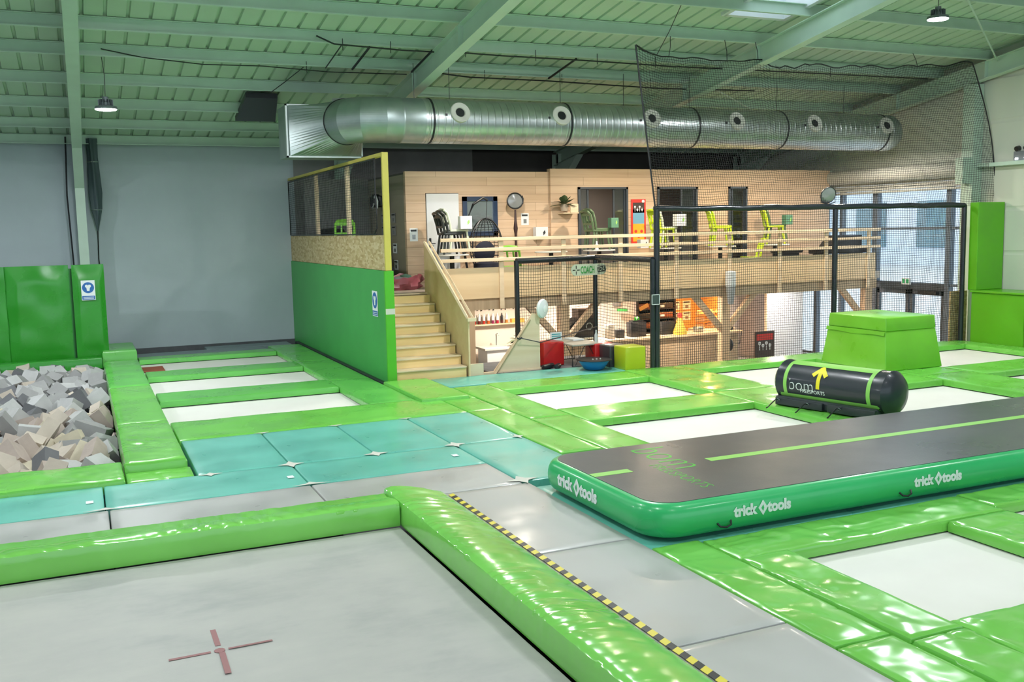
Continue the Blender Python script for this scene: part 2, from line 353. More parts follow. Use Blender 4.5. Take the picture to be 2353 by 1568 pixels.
# portal frames: column, haunch and sloping rafter (I-sections)
LBL = {0.1: 'pale green steel portal frame at the far left with its foot behind the pit padding', 6.1: 'pale green steel rafter frame rising over the box end of the duct',
       12.2: 'pale green steel rafter frame beside the skylight', 18.28: 'pale green steel gable frame against the cream wall'}
for xc, lb in LBL.items():
    t = thing('portal_frame', lb, 'steel frame', (xc, 24.3, -1), 0, 'steel portal frames of the hall')
    b = MB(); h = 0.10
    def Isec(pa, pb, depth, bb):  # sloped I-section from y=pa to y=pb hanging below the purlins
        for (za, zb) in ((-0.22, -0.235), (-0.22-depth, -0.205-depth)):
            bb.poly([(-h, pa-24.3, roofz(pa)+za+1), (h, pa-24.3, roofz(pa)+za+1), (h, pb-24.3, roofz(pb)+za+1), (-h, pb-24.3, roofz(pb)+za+1)], (0, 0, -0.015))
        bb.poly([(-0.008, pa-24.3, roofz(pa)+1-0.22), (-0.008, pb-24.3, roofz(pb)+1-0.22), (-0.008, pb-24.3, roofz(pb)+1-0.22-depth), (-0.008, pa-24.3, roofz(pa)+1-0.22-depth)], (0.016, 0, 0))
    Isec(24.4, -4.9, 0.36, b)
    for yy in (18.1, 15.6, 12.0):
        b.box(-h, h, yy-24.3-0.006, yy-24.3+0.006, roofz(yy)+1-0.58, roofz(yy)+1-0.22)
    b.build('rafter', 'beam', t)
    b = MB(); zt = roofz(24.3)+1-0.3
    b.box(-h, h, -0.19, -0.175, 0, zt); b.box(-h, h, 0.175, 0.19, 0, zt); b.box(-0.008, 0.008, -0.18, 0.18, 0, zt)
    b.poly([(-h, -0.19, zt-0.9), (-h, -1.3, roofz(23.0)+1-0.58), (-h, -0.19, roofz(24.1)+1-0.58)], (2*h, 0, 0))
    b.build('column', 'beam', t)
# purlins, one thing each per bay row
k = 0
nm = ['on the eaves line', 'next to the eaves', 'behind the duct', 'just above the duct', 'carrying the cable clips over the duct', 'carrying the cable with the net hooks', 'passing the lower edge of the skylight',
      'passing the skylight middle', 'above the skylight', 'near the top of the view', 'over the airtrack', 'over the front pads']
ys = [24.3, 22.9, 21.35, 19.75, 18.13, 16.87, 15.55, 14.1, 12.9, 11.6, 10.3, 9.0]
for i, yy in enumerate(ys):
    b = MB(); zt = roofz(yy)-0.005
    b.box(-9, 18.4, -0.035, 0.035, -0.012, 0.0); b.box(-9, 18.4, 0.028, 0.036, -0.2, 0.0); b.box(-9, 18.4, -0.035, 0.036, -0.205, -0.19)
    o = b.build('roof_purlin', 'beam', None, loc=(0, yy, zt))
    tag(o, 'pale green roof purlin '+nm[i], 'roof beam', 'roof purlins under the sheeting')
# gable column and rail
tag(MB().box(18.2, 18.49, 15.85, 16.15, -1, roofz(16)-0.6).build('gable_column', 'beam'), 'pale steel column between the glazed bay and the cream wall', 'column')
# bracing rods in the last bay
for (pa, pb, lb) in (((13.6, 12.2, 6.5), (18.2, 15.3, 6.0), 'thin pale bracing rod reaching the gable rafter by the bright lamp'), ((12.4, 17.9, 5.72), (16.4, 20.6, 5.3), 'thin pale bracing rod behind the upper netting')):
    tag(MB().tube([pa, pb], 0.018, 6).build('bracing_rod', 'beam'), lb, 'rod')
# ================================================================ GLAZED BAY
gz = shell('window_2')
b = MB()
for yy, wd in ((16.1, 0.05), (16.66, 0.07), (18.95, 0.085), (20.15, 0.05), (21.1, 0.05), (21.85, 0.05)):
    b.box(18.42, 18.56, yy-wd, yy+wd, -1, 3.5)
for zz, y0_, y1_ in ((2.45, 16.1, 21.9), (1.12, 16.1, 21.9), (-0.95, 16.1, 21.9), (3.47, 16.1, 21.9)):
    b.box(18.44, 18.54, y0_, y1_, zz-0.03, zz+0.03)
b.build('window_frame', 'doorgrey', gz)
b = MB()
for ya, yb in ((16.17, 16.6), (16.72, 18.87), (19.03, 20.1), (20.2, 21.05), (21.15, 21.8)):
    for za, zb in ((-0.9, 1.09), (1.15, 2.42), (2.48, 3.44)):
        if ya == 16.72 and za < 0: continue
        b.box(18.495, 18.505, ya, yb, za, zb)
b.build('pane', 'glass', gz)
dr = shell('door_1')
b = MB(); b.box(18.42, 18.56, 16.72, 18.88, 0.98, 1.14)
for yc0, yc1 in ((16.74, 17.78), (17.82, 18.86)):
    b.box(18.45, 18.53, yc0, yc0+0.09, -1, 1.0); b.box(18.45, 18.53, yc1-0.09, yc1, -1, 1.0)
    b.box(18.45, 18.53, yc0, yc1, 0.86, 0.98); b.box(18.45, 18.53, yc0, yc1, -1, -0.85)
dl_ = b.build('door_leaf', 'doorfr', dr)
b = MB(); b.box(18.485, 18.495, 16.83, 17.69, -0.85, 0.86); b.box(18.485, 18.495, 17.91, 18.77, -0.85, 0.86); b.build('pane', 'glass', dr)
MB().box(18.36, 18.44, 16.9, 17.45, 0.88, 0.96).build('door_closer', 'black', dl_)
MB().tube([(18.4, 17.7, -0.1), (18.36, 17.72, -0.05), (18.36, 17.72, 0.45), (18.4, 17.7, 0.5)], 0.015, 6).build('door_handle', 'steel', dl_)
# exit marker hung over the glazed doors
t = thing('exit_light', 'small pale running-man exit light above the glazed doors', 'sign', (18.3, 17.75, 1.1))
MB().box(-0.03, 0.03, -0.13, 0.13, 0, 0.16, 0.01).build('housing', 'white', t)
MB().box(-0.035, -0.028, -0.10, -0.02, 0.03, 0.13).build('symbol', simple('exitgreen', (0.02, 0.35, 0.12)), t)
MB().box(-0.035, -0.028, 0.02, 0.10, 0.03, 0.13).build('symbol', 'exitgreen', t)
# roller shutter box on brackets
t = thing('roller_shutter', 'long off-white slatted roller shutter housing over the glazed bay', 'shutter', (18.2, 18.3, 3.45))
b = MB()
b.lathe([(0.0, -2.2), (0.18, -2.2), (0.185, -2.15), (0.185, 2.1), (0.18, 2.15), (0.0, 2.15)], (-0.02, 0, 0.32), (0, 1, 0), 20)
b.build('coil', simple('shutterwhite', (0.50, 0.50, 0.45), 0.5), t, True)
m = M['shutterwhite']; wv = N(m, 'ShaderNodeTexWave', wave_type='BANDS', bands_direction='Z'); wv.inputs['Scale'].default_value = 5
L(m, coords(m), wv.inputs['Vector']); bump(m, wv.outputs[0], 0.6, 0.01)
b = MB()
for i in range(4): b.box(0.10, 0.16, -2.2, 2.2, -0.12+i*0.07, -0.06+i*0.07, 0.01)
b.build('slat_curtain', 'shutterwhite', t)
MB().box(-0.26, 0.25, -2.42, -2.22, -0.02, 0.55).build('end_plate', 'beam', t); MB().box(-0.1, 0.25, 2.2, 2.25, 0.02, 0.55).build('end_plate', 'beam', t)
# outside
struct(MB().box(-90, 90, -90, 90, -1.3, -1.2).build('ground', varied('pale_pavement', (0.62, 0.62, 0.62), 0.1, 0.4, 0.8)))
t = thing('building', 'white rendered building across the street seen through the glazed bay', 'building', (76, 68, -1.2)); t.scale = (1.7, 1.7, 1.7)
varied_w = varied('pale_render', (0.66, 0.72, 0.80), 0.05, 0.3, 0.8)
MB().box(-6, 6, -24, 30, 0, 9).build('wall', varied_w, t)
MB().box(-6.4, 6, -24, 30, 4.3, 4.7).build('balcony_slab', 'white', t)
for i in range(12):
    for z0 in (0.9, 5.6):
        f = MB().box(-6.08, -5.9, -22+i*4.2, -19.9+i*4.2, z0, z0+2.3).build('window', simple('outwin', (0.16, 0.26, 0.30), 0.15), t)
b = MB(); 
for i in range(27): b.box(-6.4, -6.36, -24+i*2, -23.95+i*2, 4.7, 5.5)
b.box(-6.4, -6.36, -24, 30, 5.45, 5.52); b.build('railing', 'doorgrey', t)
# ================================================================ HIGH-BAY LAMPS
def mk_lamp(label):
    t = thing('high_bay_lamp', label, 'lamp', (0, 0, 0), 0, 'round high-bay lamps under the roof')
    hs_ = MB().lathe([(0, 0.20), (0.05, 0.20), (0.055, 0.12), (0.09, 0.10), (0.10, 0.05), (0.175, 0.035), (0.185, 0.0), (0.18, -0.012), (0.0, -0.012)], n=28).build('housing', simple('lampgrey', (0.2, 0.22, 0.25), 0.4, 0.4), t, True)
    b = MB()
    for k in range(16):
        a = k*math.pi/8; b.box(0.05, 0.12, -0.003, 0.003, 0.04, 0.15, mat=Matrix.Rotation(a, 4, 'Z'))
    b.build('heat_sink', 'lampgrey', hs_)
    MB().lathe([(0, -0.035), (0.10, -0.034), (0.165, -0.024), (0.175, -0.013), (0, -0.013)], n=28).build('lens', 'lampglow', t, True)
    return t
place = ['beside the far left column', 'above the view between the two middle rafters', 'next to the cream gable wall', 'unseen, added over the near side of the foam pit', 'unseen, added beyond the foam pit', 'unseen, added beyond the far end of the foam pit', 'unseen, added over the grey landing mat',
         'unseen, added over the end of the airtrack', 'unseen, added over the right-hand trampolines', 'unseen, added far to the left over the landing mat', 'unseen, added behind the viewpoint', 'unseen, added at the right in the back of the hall']
for i, (x, y, z, pw) in enumerate(HIGHBAYS):
    t = mk_lamp('lit round high-bay lamp hanging '+place[i])
    t.location = (x, y, z)
    zt = roofz(y)-z
    MB().tube([(0, 0, 0.2), (0.01, 0, 0.2+(zt-0.2)*0.45), (-0.03, 0.0, zt)], 0.006, 5).build('hanging_wire', 'black', t)
    ld = bpy.data.lights.new('lamp_light', 'AREA'); ld.shape = 'DISK'; ld.size = 0.33; ld.energy = pw; ld.color = (0.92, 0.96, 1.0)
    lo = bpy.data.objects.new('lamp_light', ld); COL.objects.link(lo); lo.parent = t; lo.location = (0, 0, -0.04)
# ================================================================ PADS, MATS, TRAMPOLINES
def pad_mesh(x0, x1, y0, y1, z0, z1, bev=0.025, puff=0.012, seed=0, crease=0.0):
    """slack cushion: fine grid top with seams pulled down, rounded borders"""
    cell = 0.032 if crease else 0.09; ca_, sa_ = math.cos(seed*1.7), math.sin(seed*1.7)
    def ridge(x, y):
        if not crease: return 0
        u = x*ca_+y*sa_; v_ = -x*sa_+y*ca_
        r1 = max(0, 1-abs(noise.noise(V((u*3.2, v_*0.9, seed))))*7)**2; r2_ = max(0, 1-abs(noise.noise(V((v_*3.4+u, u*0.8, seed+5))))*8)**2
        msk = max(0, min(1, noise.noise(V((x*1.3, y*1.3, seed+2)))*3+0.55))
        return -crease*(r1+0.8*r2_)*msk
    b = MB(); nx = max(4, min(110, int((x1-x0)/cell))); ny = max(4, min(110, int((y1-y0)/cell)))
    xs = [x0, x0+bev*0.3, x0+bev]+[x0+bev+(x1-x0-2*bev)*i/nx for i in range(1, nx)]+[x1-bev, x1-bev*0.3, x1]
    ys_ = [y0, y0+bev*0.3, y0+bev]+[y0+bev+(y1-y0-2*bev)*i/ny for i in range(1, ny)]+[y1-bev, y1-bev*0.3, y1]
    def drop(t, a, c):
        d = min(t-a, c-t)
        return 0 if d >= bev else bev*(1-math.sqrt(max(0, 1-(1-d/bev)**2)))
    g = []
    for x in xs:
        row = []
        for y in ys_:
            dz = max(drop(x, x0, x1), drop(y, y0, y1)); dz = min(dz, bev)
            ex = min(1, min(x-x0, x1-x)/0.15); ey = min(1, min(y-y0, y1-y)/0.15)
            nz = noise.noise(V((x*1.9+seed, y*1.9, seed*0.7)))*puff + noise.noise(V((x*6+seed, y*6, 3.1)))*puff*0.4
            row.append(b.bm.verts.new((x, y, z1-dz+nz*min(1, ex+0.2)*min(1, ey+0.2)+ridge(x, y))))
        g.append(row)
    for i in range(len(xs)-1):
        for j in range(len(ys_)-1): b.bm.faces.new((g[i][j], g[i+1][j], g[i+1][j+1], g[i][j+1]))
    rim = [g[i][0] for i in range(len(xs))]+[g[-1][j] for j in range(1, len(ys_))]+[g[i][-1] for i in range(len(xs)-2, -1, -1)]+[g[0][j] for j in range(len(ys_)-2, 0, -1)]
    low = [b.bm.verts.new((v.co.x, v.co.y, z0)) for v in rim]
    for i in range(len(rim)):
        k = (i+1) % len(rim); b.bm.faces.new((rim[i], rim[k], low[k], low[i]))
    b.bm.faces.new(low[::-1])
    return b
npad = 0
def pad(x0, x1, y0, y1, label, mat='pad', z0=-0.1, z1=0.0, name='safety_pad', cat='pad', group='green safety pads around the trampolines', bev=0.022, puff=0.012):
    global npad; npad += 1
    g = 0.006; cx, cy = (x0+x1)/2, (y0+y1)/2
    o = pad_mesh(x0+g-cx, x1-g-cx, y0+g-cy, y1-g-cy, 0, z1-z0, bev, puff, npad*3.7, 0.010 if mat == 'pad_worn' else 0).build(name, mat, None, True, loc=(cx, cy, z0))
    return tag(o, label, cat, group)
def trampoline(x0, x1, y0, y1, label):
    """bed flush below the pads with its spring frame"""
    t = thing('trampoline', label, 'trampoline', ((x0+x1)/2, (y0+y1)/2, -0.2), 0, 'rectangular white trampoline beds')
    hx, hy = (x1-x0)/2, (y1-y0)/2; e = 0.10
    b = MB(); b.box(-hx-e, hx+e, -hy-e, -hy-e+0.06, 0.0, 0.09); b.box(-hx-e, hx+e, hy+e-0.06, hy+e, 0.0, 0.09)
    b.box(-hx-e, -hx-e+0.06, -hy-e, hy+e, 0.0, 0.09); b.box(hx+e-0.06, hx+e, -hy-e, hy+e, 0.0, 0.09)
    b.build('frame_rail', 'steel', t)
    def f(u, v_):
        x = -hx-0.03+(2*hx+0.06)*u; y = -hy-0.03+(2*hy+0.06)*v_
        return (x, y, 0.085-0.012*math.sin(math.pi*u)*math.sin(math.pi*v_))
    MB().grid(f, 14, 14).build('jump_bed', 'bed', t, True)
    return t
# beds ------------------------------------------------------------
trampoline(1.02, 3.95, 14.5, 16.42, 'white trampoline bed nearest of the three in the left row beside the foam pit')
trampoline(1.02, 3.95, 17.37, 19.38, 'white trampoline bed in the middle of the three in the left row')
trampoline(1.02, 3.95, 20.25, 22.25, 'white trampoline bed farthest of the three in the left row, by the grey wall')
trampoline(6.27, 9.07, 12.68, 14.62, 'white trampoline bed in front of the blue bowl and lime cube')
trampoline(6.27, 9.07, 9.75, 11.67, 'white trampoline bed just behind the airtrack, left of the black bolster')
trampoline(10.3, 13.02, 12.68, 14.85, 'white trampoline bed partly behind the black bolster and the green block')
trampoline(10.3, 13.02, 9.75, 11.78, 'white trampoline bed between the bolster end and the airtrack')
trampoline(14.15, 17.12, 12.85, 14.93, 'white trampoline bed at the far right behind the green block')
trampoline(14.15, 17.12, 9.75, 11.86, 'white trampoline bed cut by the right edge, behind the airtrack')
trampoline(5.13, 6.87, 4.55, 6.13, 'large white trampoline bed in the right foreground')
trampoline(7.62, 9.5, 4.55, 6.25, 'white trampoline bed at the right edge just in front of the airtrack')
# pads: left row ---------------------------------------------------
P = pad
P(1.02, 5.05, 13.13, 14.5, 'wide green pad between the teal mats and the nearest left-row bed', puff=0.02)
P(1.02, 3.95, 16.42, 17.37, 'green pad strip between the nearest and middle left-row beds', 'pad_far')
P(1.02, 3.95, 19.38, 20.25, 'green pad strip between the middle and farthest left-row beds', 'pad_far')
P(1.02, 3.95, 22.25, 22.85, 'narrow green pad strip at the grey-wall end of the left row', 'pad_far')
P(3.95, 4.7, 20.1, 23.4, 'far green pad beside the foot of the tall green panel', 'pad_far')
P(3.95, 4.7, 17.2, 20.1, 'green pad beside the middle of the tall green panel', 'pad_far')
P(3.95, 4.7, 14.5, 17.2, 'green pad near the front edge of the tall green panel', 'pad_far')
P(4.7, 5.5, 14.2, 16.3, 'raised green pad lying just in front of the stairs and panel edge', 'pad', -0.1, 0.045)
P(5.05, 5.6, 13.13, 14.2, 'small green pad between the teal mats and the raised pad')
# pads beside the pit
P(0.3, 0.99, 11.62, 14.2, 'thick green pad at the near corner of the foam pit', 'pad_worn', -0.1, 0.11, bev=0.05, puff=0.02)
P(0.3, 0.99, 14.2, 17.75, 'long thick green pad along the near half of the foam pit', 'pad', -0.1, 0.10, bev=0.05)
P(0.3, 0.99, 17.8, 21.6, 'thick green pad along the far half of the foam pit', 'pad_far', -0.1, 0.10, bev=0.05)
P(0.3, 1.0, 22.3, 23.9, 'raised green block pad at the far corner of the foam pit', 'pad_far', -0.1, 0.24, bev=0.05)
P(0.3, 1.02, 11.12, 11.62, 'low green pad at the outer corner of the foam pit next to a teal mat', 'pad_worn', -0.1, 0.0, bev=0.03)
P(-3.3, 0.3, 11.12, 12.02, 'long green pad along the front edge of the foam pit', 'pad_worn', -0.1, 0.06, bev=0.05, puff=0.03)
P(-3.3, 0.3, 22.15, 22.45, 'green pad ledge at the foot of the pit wall padding', 'padpit', -0.1, 0.12)
o = MB().box(-0.3, 0.3, -0.35, 0.35, 0, 0.02, 0.005).build('rubber_scrap', simple('rustred', (0.28, 0.07, 0.035), 0.7), loc=(1.15, 21.3, -0.1)); tag(o, 'rust-red sheet showing at the corner of the farthest left-row bed', 'sheet')
# pads: middle field
P(5.05, 5.62, 10.1, 13.13, 'green pad along the right edge of the teal mats', 'pad')
P(5.62, 6.27, 9.0, 12.2, 'green pad beside the bed just behind the airtrack', 'pad')
P(5.62, 6.27, 12.2, 15.3, 'green pad beside the bed in front of the blue bowl', 'pad')
P(5.5, 5.62, 14.2, 15.3, 'thin green filler pad beside the raised pad at the stairs')
P(6.27, 9.07, 14.62, 15.42, 'green pad strip between the far bed and the blue bowl')
P(6.27, 9.07, 11.67, 12.68, 'green pad strip between the two beds left of the bolster')
P(6.27, 9.07, 9.0, 9.75, 'green pad strip tucked behind the airtrack')
P(9.07, 10.3, 12.7, 15.5, 'wide green pad at the foot of the two black net posts', puff=0.02)
P(9.07, 10.3, 9.0, 12.7, 'wide green pad underneath the black inflatable bolster', puff=0.02)
P(10.3, 14.15, 14.88, 15.6, 'green pad strip along the net between the black posts', puff=0.018)
P(10.3, 13.02, 11.78, 12.68, 'green pad strip behind the bolster end')
P(10.3, 14.15, 9.0, 9.75, 'green pad strip behind the airtrack beyond the bolster')
P(13.02, 14.15, 9.75, 12.3, 'green pad between the two right-hand beds behind the airtrack', puff=0.018)
P(13.02, 14.15, 12.3, 14.88, 'green pad carrying the green vaulting block', puff=0.018)
P(14.15, 17.62, 14.95, 15.6, 'green pad strip below the window end of the net')
P(14.15, 17.12, 11.88, 12.85, 'green pad strip between the two far right beds')
P(17.12, 17.65, 9.0, 14.95, 'narrow green pad at the foot of the cream wall padding')
P(14.15, 17.12, 9.0, 9.75, 'green pad strip at the far right behind the airtrack')
# pads: right foreground
P(4.17, 4.65, 4.55, 6.72, 'green pad strip beside the grey lane, near the airtrack corner', 'pad_worn', bev=0.03, puff=0.02)
P(4.17, 4.65, 1.9, 4.55, 'green pad strip beside the grey lane at the bottom of the view', 'pad_worn', bev=0.03, puff=0.025)
P(4.65, 5.13, 4.4, 6.15, 'green pad strip along the left side of the foreground bed', 'pad_worn', z1=0.015, bev=0.03, puff=0.02)
P(4.65, 7.62, 6.13, 6.68, 'creased green pad between the foreground bed and the airtrack', 'pad_worn', bev=0.03, puff=0.03)
P(6.87, 7.62, 3.9, 6.13, 'green pad at the right side of the foreground bed', 'pad_worn', bev=0.03, puff=0.02)
P(5.13, 6.87, 3.4, 4.55, 'creased green pad at the near side of the foreground bed', 'pad_worn', bev=0.03, puff=0.03)
P(4.65, 5.13, 1.9, 4.4, 'crumpled green pad in the lower right corner', 'pad_worn', z1=0.015, bev=0.03, puff=0.03)
P(5.13, 8.0, 2.2, 3.4, 'green pad in the bottom right corner beyond the crumpled pad', 'pad_worn', bev=0.03, puff=0.03)
P(7.62, 9.7, 6.25, 6.72, 'green pad at the right edge between the airtrack and a bed', 'pad_worn', bev=0.03, puff=0.02)
P(9.7, 12.5, 6.2, 6.72, 'green pad beyond the right edge alongside the airtrack', 'pad_worn')
# mats --------------------------------------------------------------
def mat(x0, x1, y0, y1, label, m_, top=-0.004, nm='floor_mat'):
    return pad(x0, x1, y0, y1, label, m_, -0.2, top, nm, 'mat', 'teal floor mats' if m_ == 'teal' else 'grey floor mats', bev=0.018, puff=0.005)
tn = ['beside the outer corner of the foam pit', 'under the middle of the wide green pad', 'second from the airtrack side', 'next to the mid-field pads']
for i, (xa, xb) in enumerate(((1.04, 2.07), (2.07, 3.09), (3.09, 4.1))):
    mat(xa, xb, 11.12, 13.12, 'teal floor mat in front of the left row, '+['nearest the foam pit', 'middle of the three', 'rightmost of the three'][i], 'teal')
mat(4.1, 5.05, 11.15, 13.12, 'teal floor mat beside the right-hand edge of the mat field, far one', 'teal')
mat(4.1, 5.05, 9.15, 11.15, 'teal floor mat at the left tip of the airtrack', 'teal')
mat(0.07, 2.08, 10.1, 11.12, 'teal floor mat below the corner of the foam pit', 'teal')
mat(2.08, 4.1, 10.1, 11.12, 'teal floor mat between two pale diamonds and the grey mats', 'teal')
mat(-2.0, 0.07, 10.1, 11.12, 'teal floor mat at the left edge below the foam pit', 'teal')
mat(4.17, 9.5, 6.72, 9.0, 'dark teal mat underneath the airtrack', 'teal', -0.03)
mat(9.5, 17.0, 6.72, 9.0, 'dark teal mat underneath the far end of the airtrack', 'teal', -0.03)
mat(5.6, 9.6, 15.45, 16.42, 'teal floor mat at the foot of the stairs', 'teal', -0.01)
mat(6.9, 9.72, 16.42, 18.0, 'dark grey floor mat under the low table', 'carpet', -0.02)
mat(-2.0, 0.1, 8.7, 10.1, 'grey floor mat behind the long green edge cushion, leftmost', 'grey')
mat(0.1, 2.08, 8.7, 10.1, 'grey floor mat behind the long green edge cushion, middle', 'grey')
mat(2.08, 4.1, 9.1, 10.1, 'grey floor mat at the teal corner by the hazard tape start', 'grey')
mat(2.9, 4.17, 7.0, 9.1, 'grey lane mat beside the tip of the airtrack', 'grey')
mat(2.9, 4.17, 5.0, 7.0, 'grey lane mat between the hazard tape and the pad strip', 'grey')
mat(2.9, 4.17, 2.6, 5.0, 'grey lane mat at the bottom of the view', 'grey')
M['slate'] = varied('slate_grey_mat', (0.17, 0.22, 0.235), 0.1, 2, 0.5)
mat(1.02, 3.9, 22.9, 23.75, 'slate grey mat behind the farthest left-row pads', 'slate', -0.03)
mat(2.6, 4.6, 23.8, 24.4, 'narrow slate grey mat against the grey wall', 'slate', -0.03)
# white corner diamonds and little labels welded on the mats
def diamond(x, y, rx, ry, parts='full'):
    pts = {'full': [(-rx, 0), (-rx*0.3, -ry*0.3), (0, -ry), (rx*0.3, -ry*0.3), (rx, 0), (rx*0.3, ry*0.3), (0, ry), (-rx*0.3, ry*0.3)], 'low': [(-rx, 0), (0, -ry), (rx, 0)], 'up': [(-rx, 0), (rx, 0), (rx*0.3, ry*0.4), (0, ry), (-rx*0.3, ry*0.4)]}[parts]
    return MB().poly([(px, py, 0) for px, py in pts], (0, 0, 0.003)).build('corner_patch', 'offwhite', None, loc=(x, y, 0.004))
for x, y, rx, ry, k, lb in ((2.07, 11.1, 0.15, 0.15, 'full', 'pale diamond patch where teal mats meet, nearest the foam pit'), (3.09, 11.14, 0.15, 0.13, 'full', 'pale diamond patch where teal mats meet, middle one'),
        (4.1, 11.14, 0.14, 0.15, 'full', 'pale diamond patch where teal mats meet, right one'), (1.17, 11.06, 0.13, 0.08, 'full', 'pale patch at the corner of the low green pad by the pit'), (2.09, 10.09, 0.2, 0.1, 'up', 'pale half-moon patch between teal and grey mats in mid-view'),
        (0.07, 10.09, 0.2, 0.08, 'up', 'pale half-moon patch between teal and grey mats at the left'), (4.13, 9.2, 0.18, 0.16, 'full', 'pale patch at the left tip of the airtrack'), (4.98, 11.2, 0.08, 0.14, 'full', 'pale triangle patch against the mid-field pad'),
        (2.07, 13.1, 0.1, 0.06, 'low', 'tiny pale patch on the far teal mat edge, left one'), (3.07, 13.1, 0.1, 0.06, 'low', 'tiny pale patch on the far teal mat edge, middle one'), (4.08, 13.1, 0.1, 0.06, 'low', 'tiny pale patch on the far teal mat edge, right one')):
    tag(diamond(x, y, rx, ry, k), lb, 'patch', 'pale corner patches on the mats')
for x, y, lb in ((-0.07, 10.47, 'small white label on the leftmost teal mat'), (1.95, 10.52, 'small white label below the nearest diamond patch'), (3.9, 10.6, 'small white label below the right diamond patch')):
    tag(MB().box(-0.035, 0.035, -0.05, 0.05, 0, 0.003).build('mat_label', 'print_w', None, loc=(x, y, 0.001)), lb, 'label', 'white labels on the teal mats')
# ================================================================ FOREGROUND PIT CUSHIONS
def long_cushion(p0, p1, inward, name, label, w=0.62, ztop=0.215, zout=0.11, seed=0, mitre0=0, mitre1=0):
    """wedge cushion: steep inner face, slightly falling top; cover puckered across"""
    p0, p1, q = V(p0), V(p1), V(inward).normalized(); d = (p1-p0); Lh = d.length; d.normalize()
    prof = [(0.0, 0.0), (-0.004, 0.03), (0.002, 0.10), (0.008, 0.17), (0.018, ztop-0.012), (0.035, ztop), (0.08, ztop+0.006), (0.16, ztop), (0.28, ztop-0.02), (0.40, ztop-0.045), (0.50, zout+0.03), (w-0.05, zout+0.01), (w-0.015, zout-0.015), (w, zout-0.05), (w+0.004, 0.0)]
    n = int(Lh/0.017); b = MB(); g = []
    for i in range(n+1):
        t = i/n; s_ = t*Lh; row = []
        for k, (o_, z) in enumerate(prof):
            u_ = 0 if k < 3 else (1 if 5 <= k <= 11 else 0.5)
            cr = noise.noise(V((s_*7.5+seed+o_*2.6, o_*0.9, seed))); cr = 1-abs(cr)*3.4; cr = max(0, cr)
            fine = noise.noise(V((s_*13+o_*5, o_*2, seed+9)))
            dz = u_*(-0.013*cr**1.5+0.0012*fine)*(1.3 if 5 <= k <= 9 else 0.8)*(0.25+0.75*max(0, min(1, 0.6+2*noise.noise(V((s_*0.8, 2, seed))))))
            do = (0.005*noise.noise(V((s_*8, z*3, seed+4))) if 2 <= k <= 5 else 0)
            m0 = (o_/w)*mitre0; m1 = (o_/w)*mitre1
            s2 = -m0*(1-t)+s_+m1*t
            pt = p0+d*s2-q*(o_+do); row.append(b.bm.verts.new((pt.x, pt.y, z+dz)))
        g.append(row)
    for i in range(n):
        for k in range(len(prof)-1): b.bm.faces.new((g[i][k], g[i+1][k], g[i+1][k+1], g[i][k+1]))
    b.bm.faces.new(g[0]); b.bm.faces.new(g[-1][::-1])
    return tag(b.build(name, 'pad_crease', None, True), label, 'pad', 'cushions framing the grey landing mat')
long_cushion((-4.5, 8.25, 0), (2.49, 8.25, 0), (0, -1, 0), 'edge_cushion', 'long shiny green edge cushion running from the left edge along the grey landing mat', seed=2, zout=0.15)
long_cushion((2.5, 8.82, 0), (2.5, 1.5, 0), (-1, 0, 0), 'edge_cushion', 'shiny green edge cushion running down beside the hazard tape', w=0.63, seed=5, zout=0.10)
# grey landing mat
t = thing('landing_mat', 'large worn grey landing mat with a faded red cross in the foreground', 'mat', (-1, 3.5, -0.2))
pad_mesh(-4, 3.49, -5, 4.74, 0, 0.2, 0.03, 0.01, 3).build('surface', 'greyfloor', t, True)
b = MB(); z = 0.2025
def strip(a, c, w_, z_=z):
    a, c = V((*a, 0)), V((*c, 0)); n_ = (c-a).normalized().cross(V((0, 0, 1)))*w_/2
    b.poly([(p.x+1, p.y-3.5, z_) for p in (a-n_, c-n_, c+n_, a+n_)], (0, 0, 0.0015))
strip((0.345, 6.235), (0.60, 6.238), 0.028); strip((0.71, 6.245), (0.99, 6.25), 0.022)
strip((0.655, 6.60), (0.655, 6.32), 0.036); strip((0.665, 6.21), (0.66, 5.88), 0.038); b.lathe([(0.035, 0.201), (0.035, 0.204), (0, 0.204)], (1.655, 2.742, 0), n=10)
b.build('cross_marking', simple('fadedred', (0.33, 0.15, 0.15), 0.6), t)
# hazard tape
t = thing('hazard_tape', 'black and yellow striped hazard tape along the green edge cushion', 'tape', (3.2, 5.5, 0.0))
bk_, by_ = MB(), MB(); y = 9.0-5.5; i = 0
while y > -3.5:
    tgt = bk_ if i % 2 else by_
    tgt.poly([(0.03, y, 0.004), (0.09, y+0.03, 0.004), (0.09, y-0.045, 0.004), (0.03, y-0.075, 0.004)], (0, 0, 0.002)); y -= 0.075; i += 1
bk_.build('black_stripe', 'black', t); by_.build('yellow_stripe', simple('tapeyellow', (0.72, 0.6, 0.05), 0.4), t)
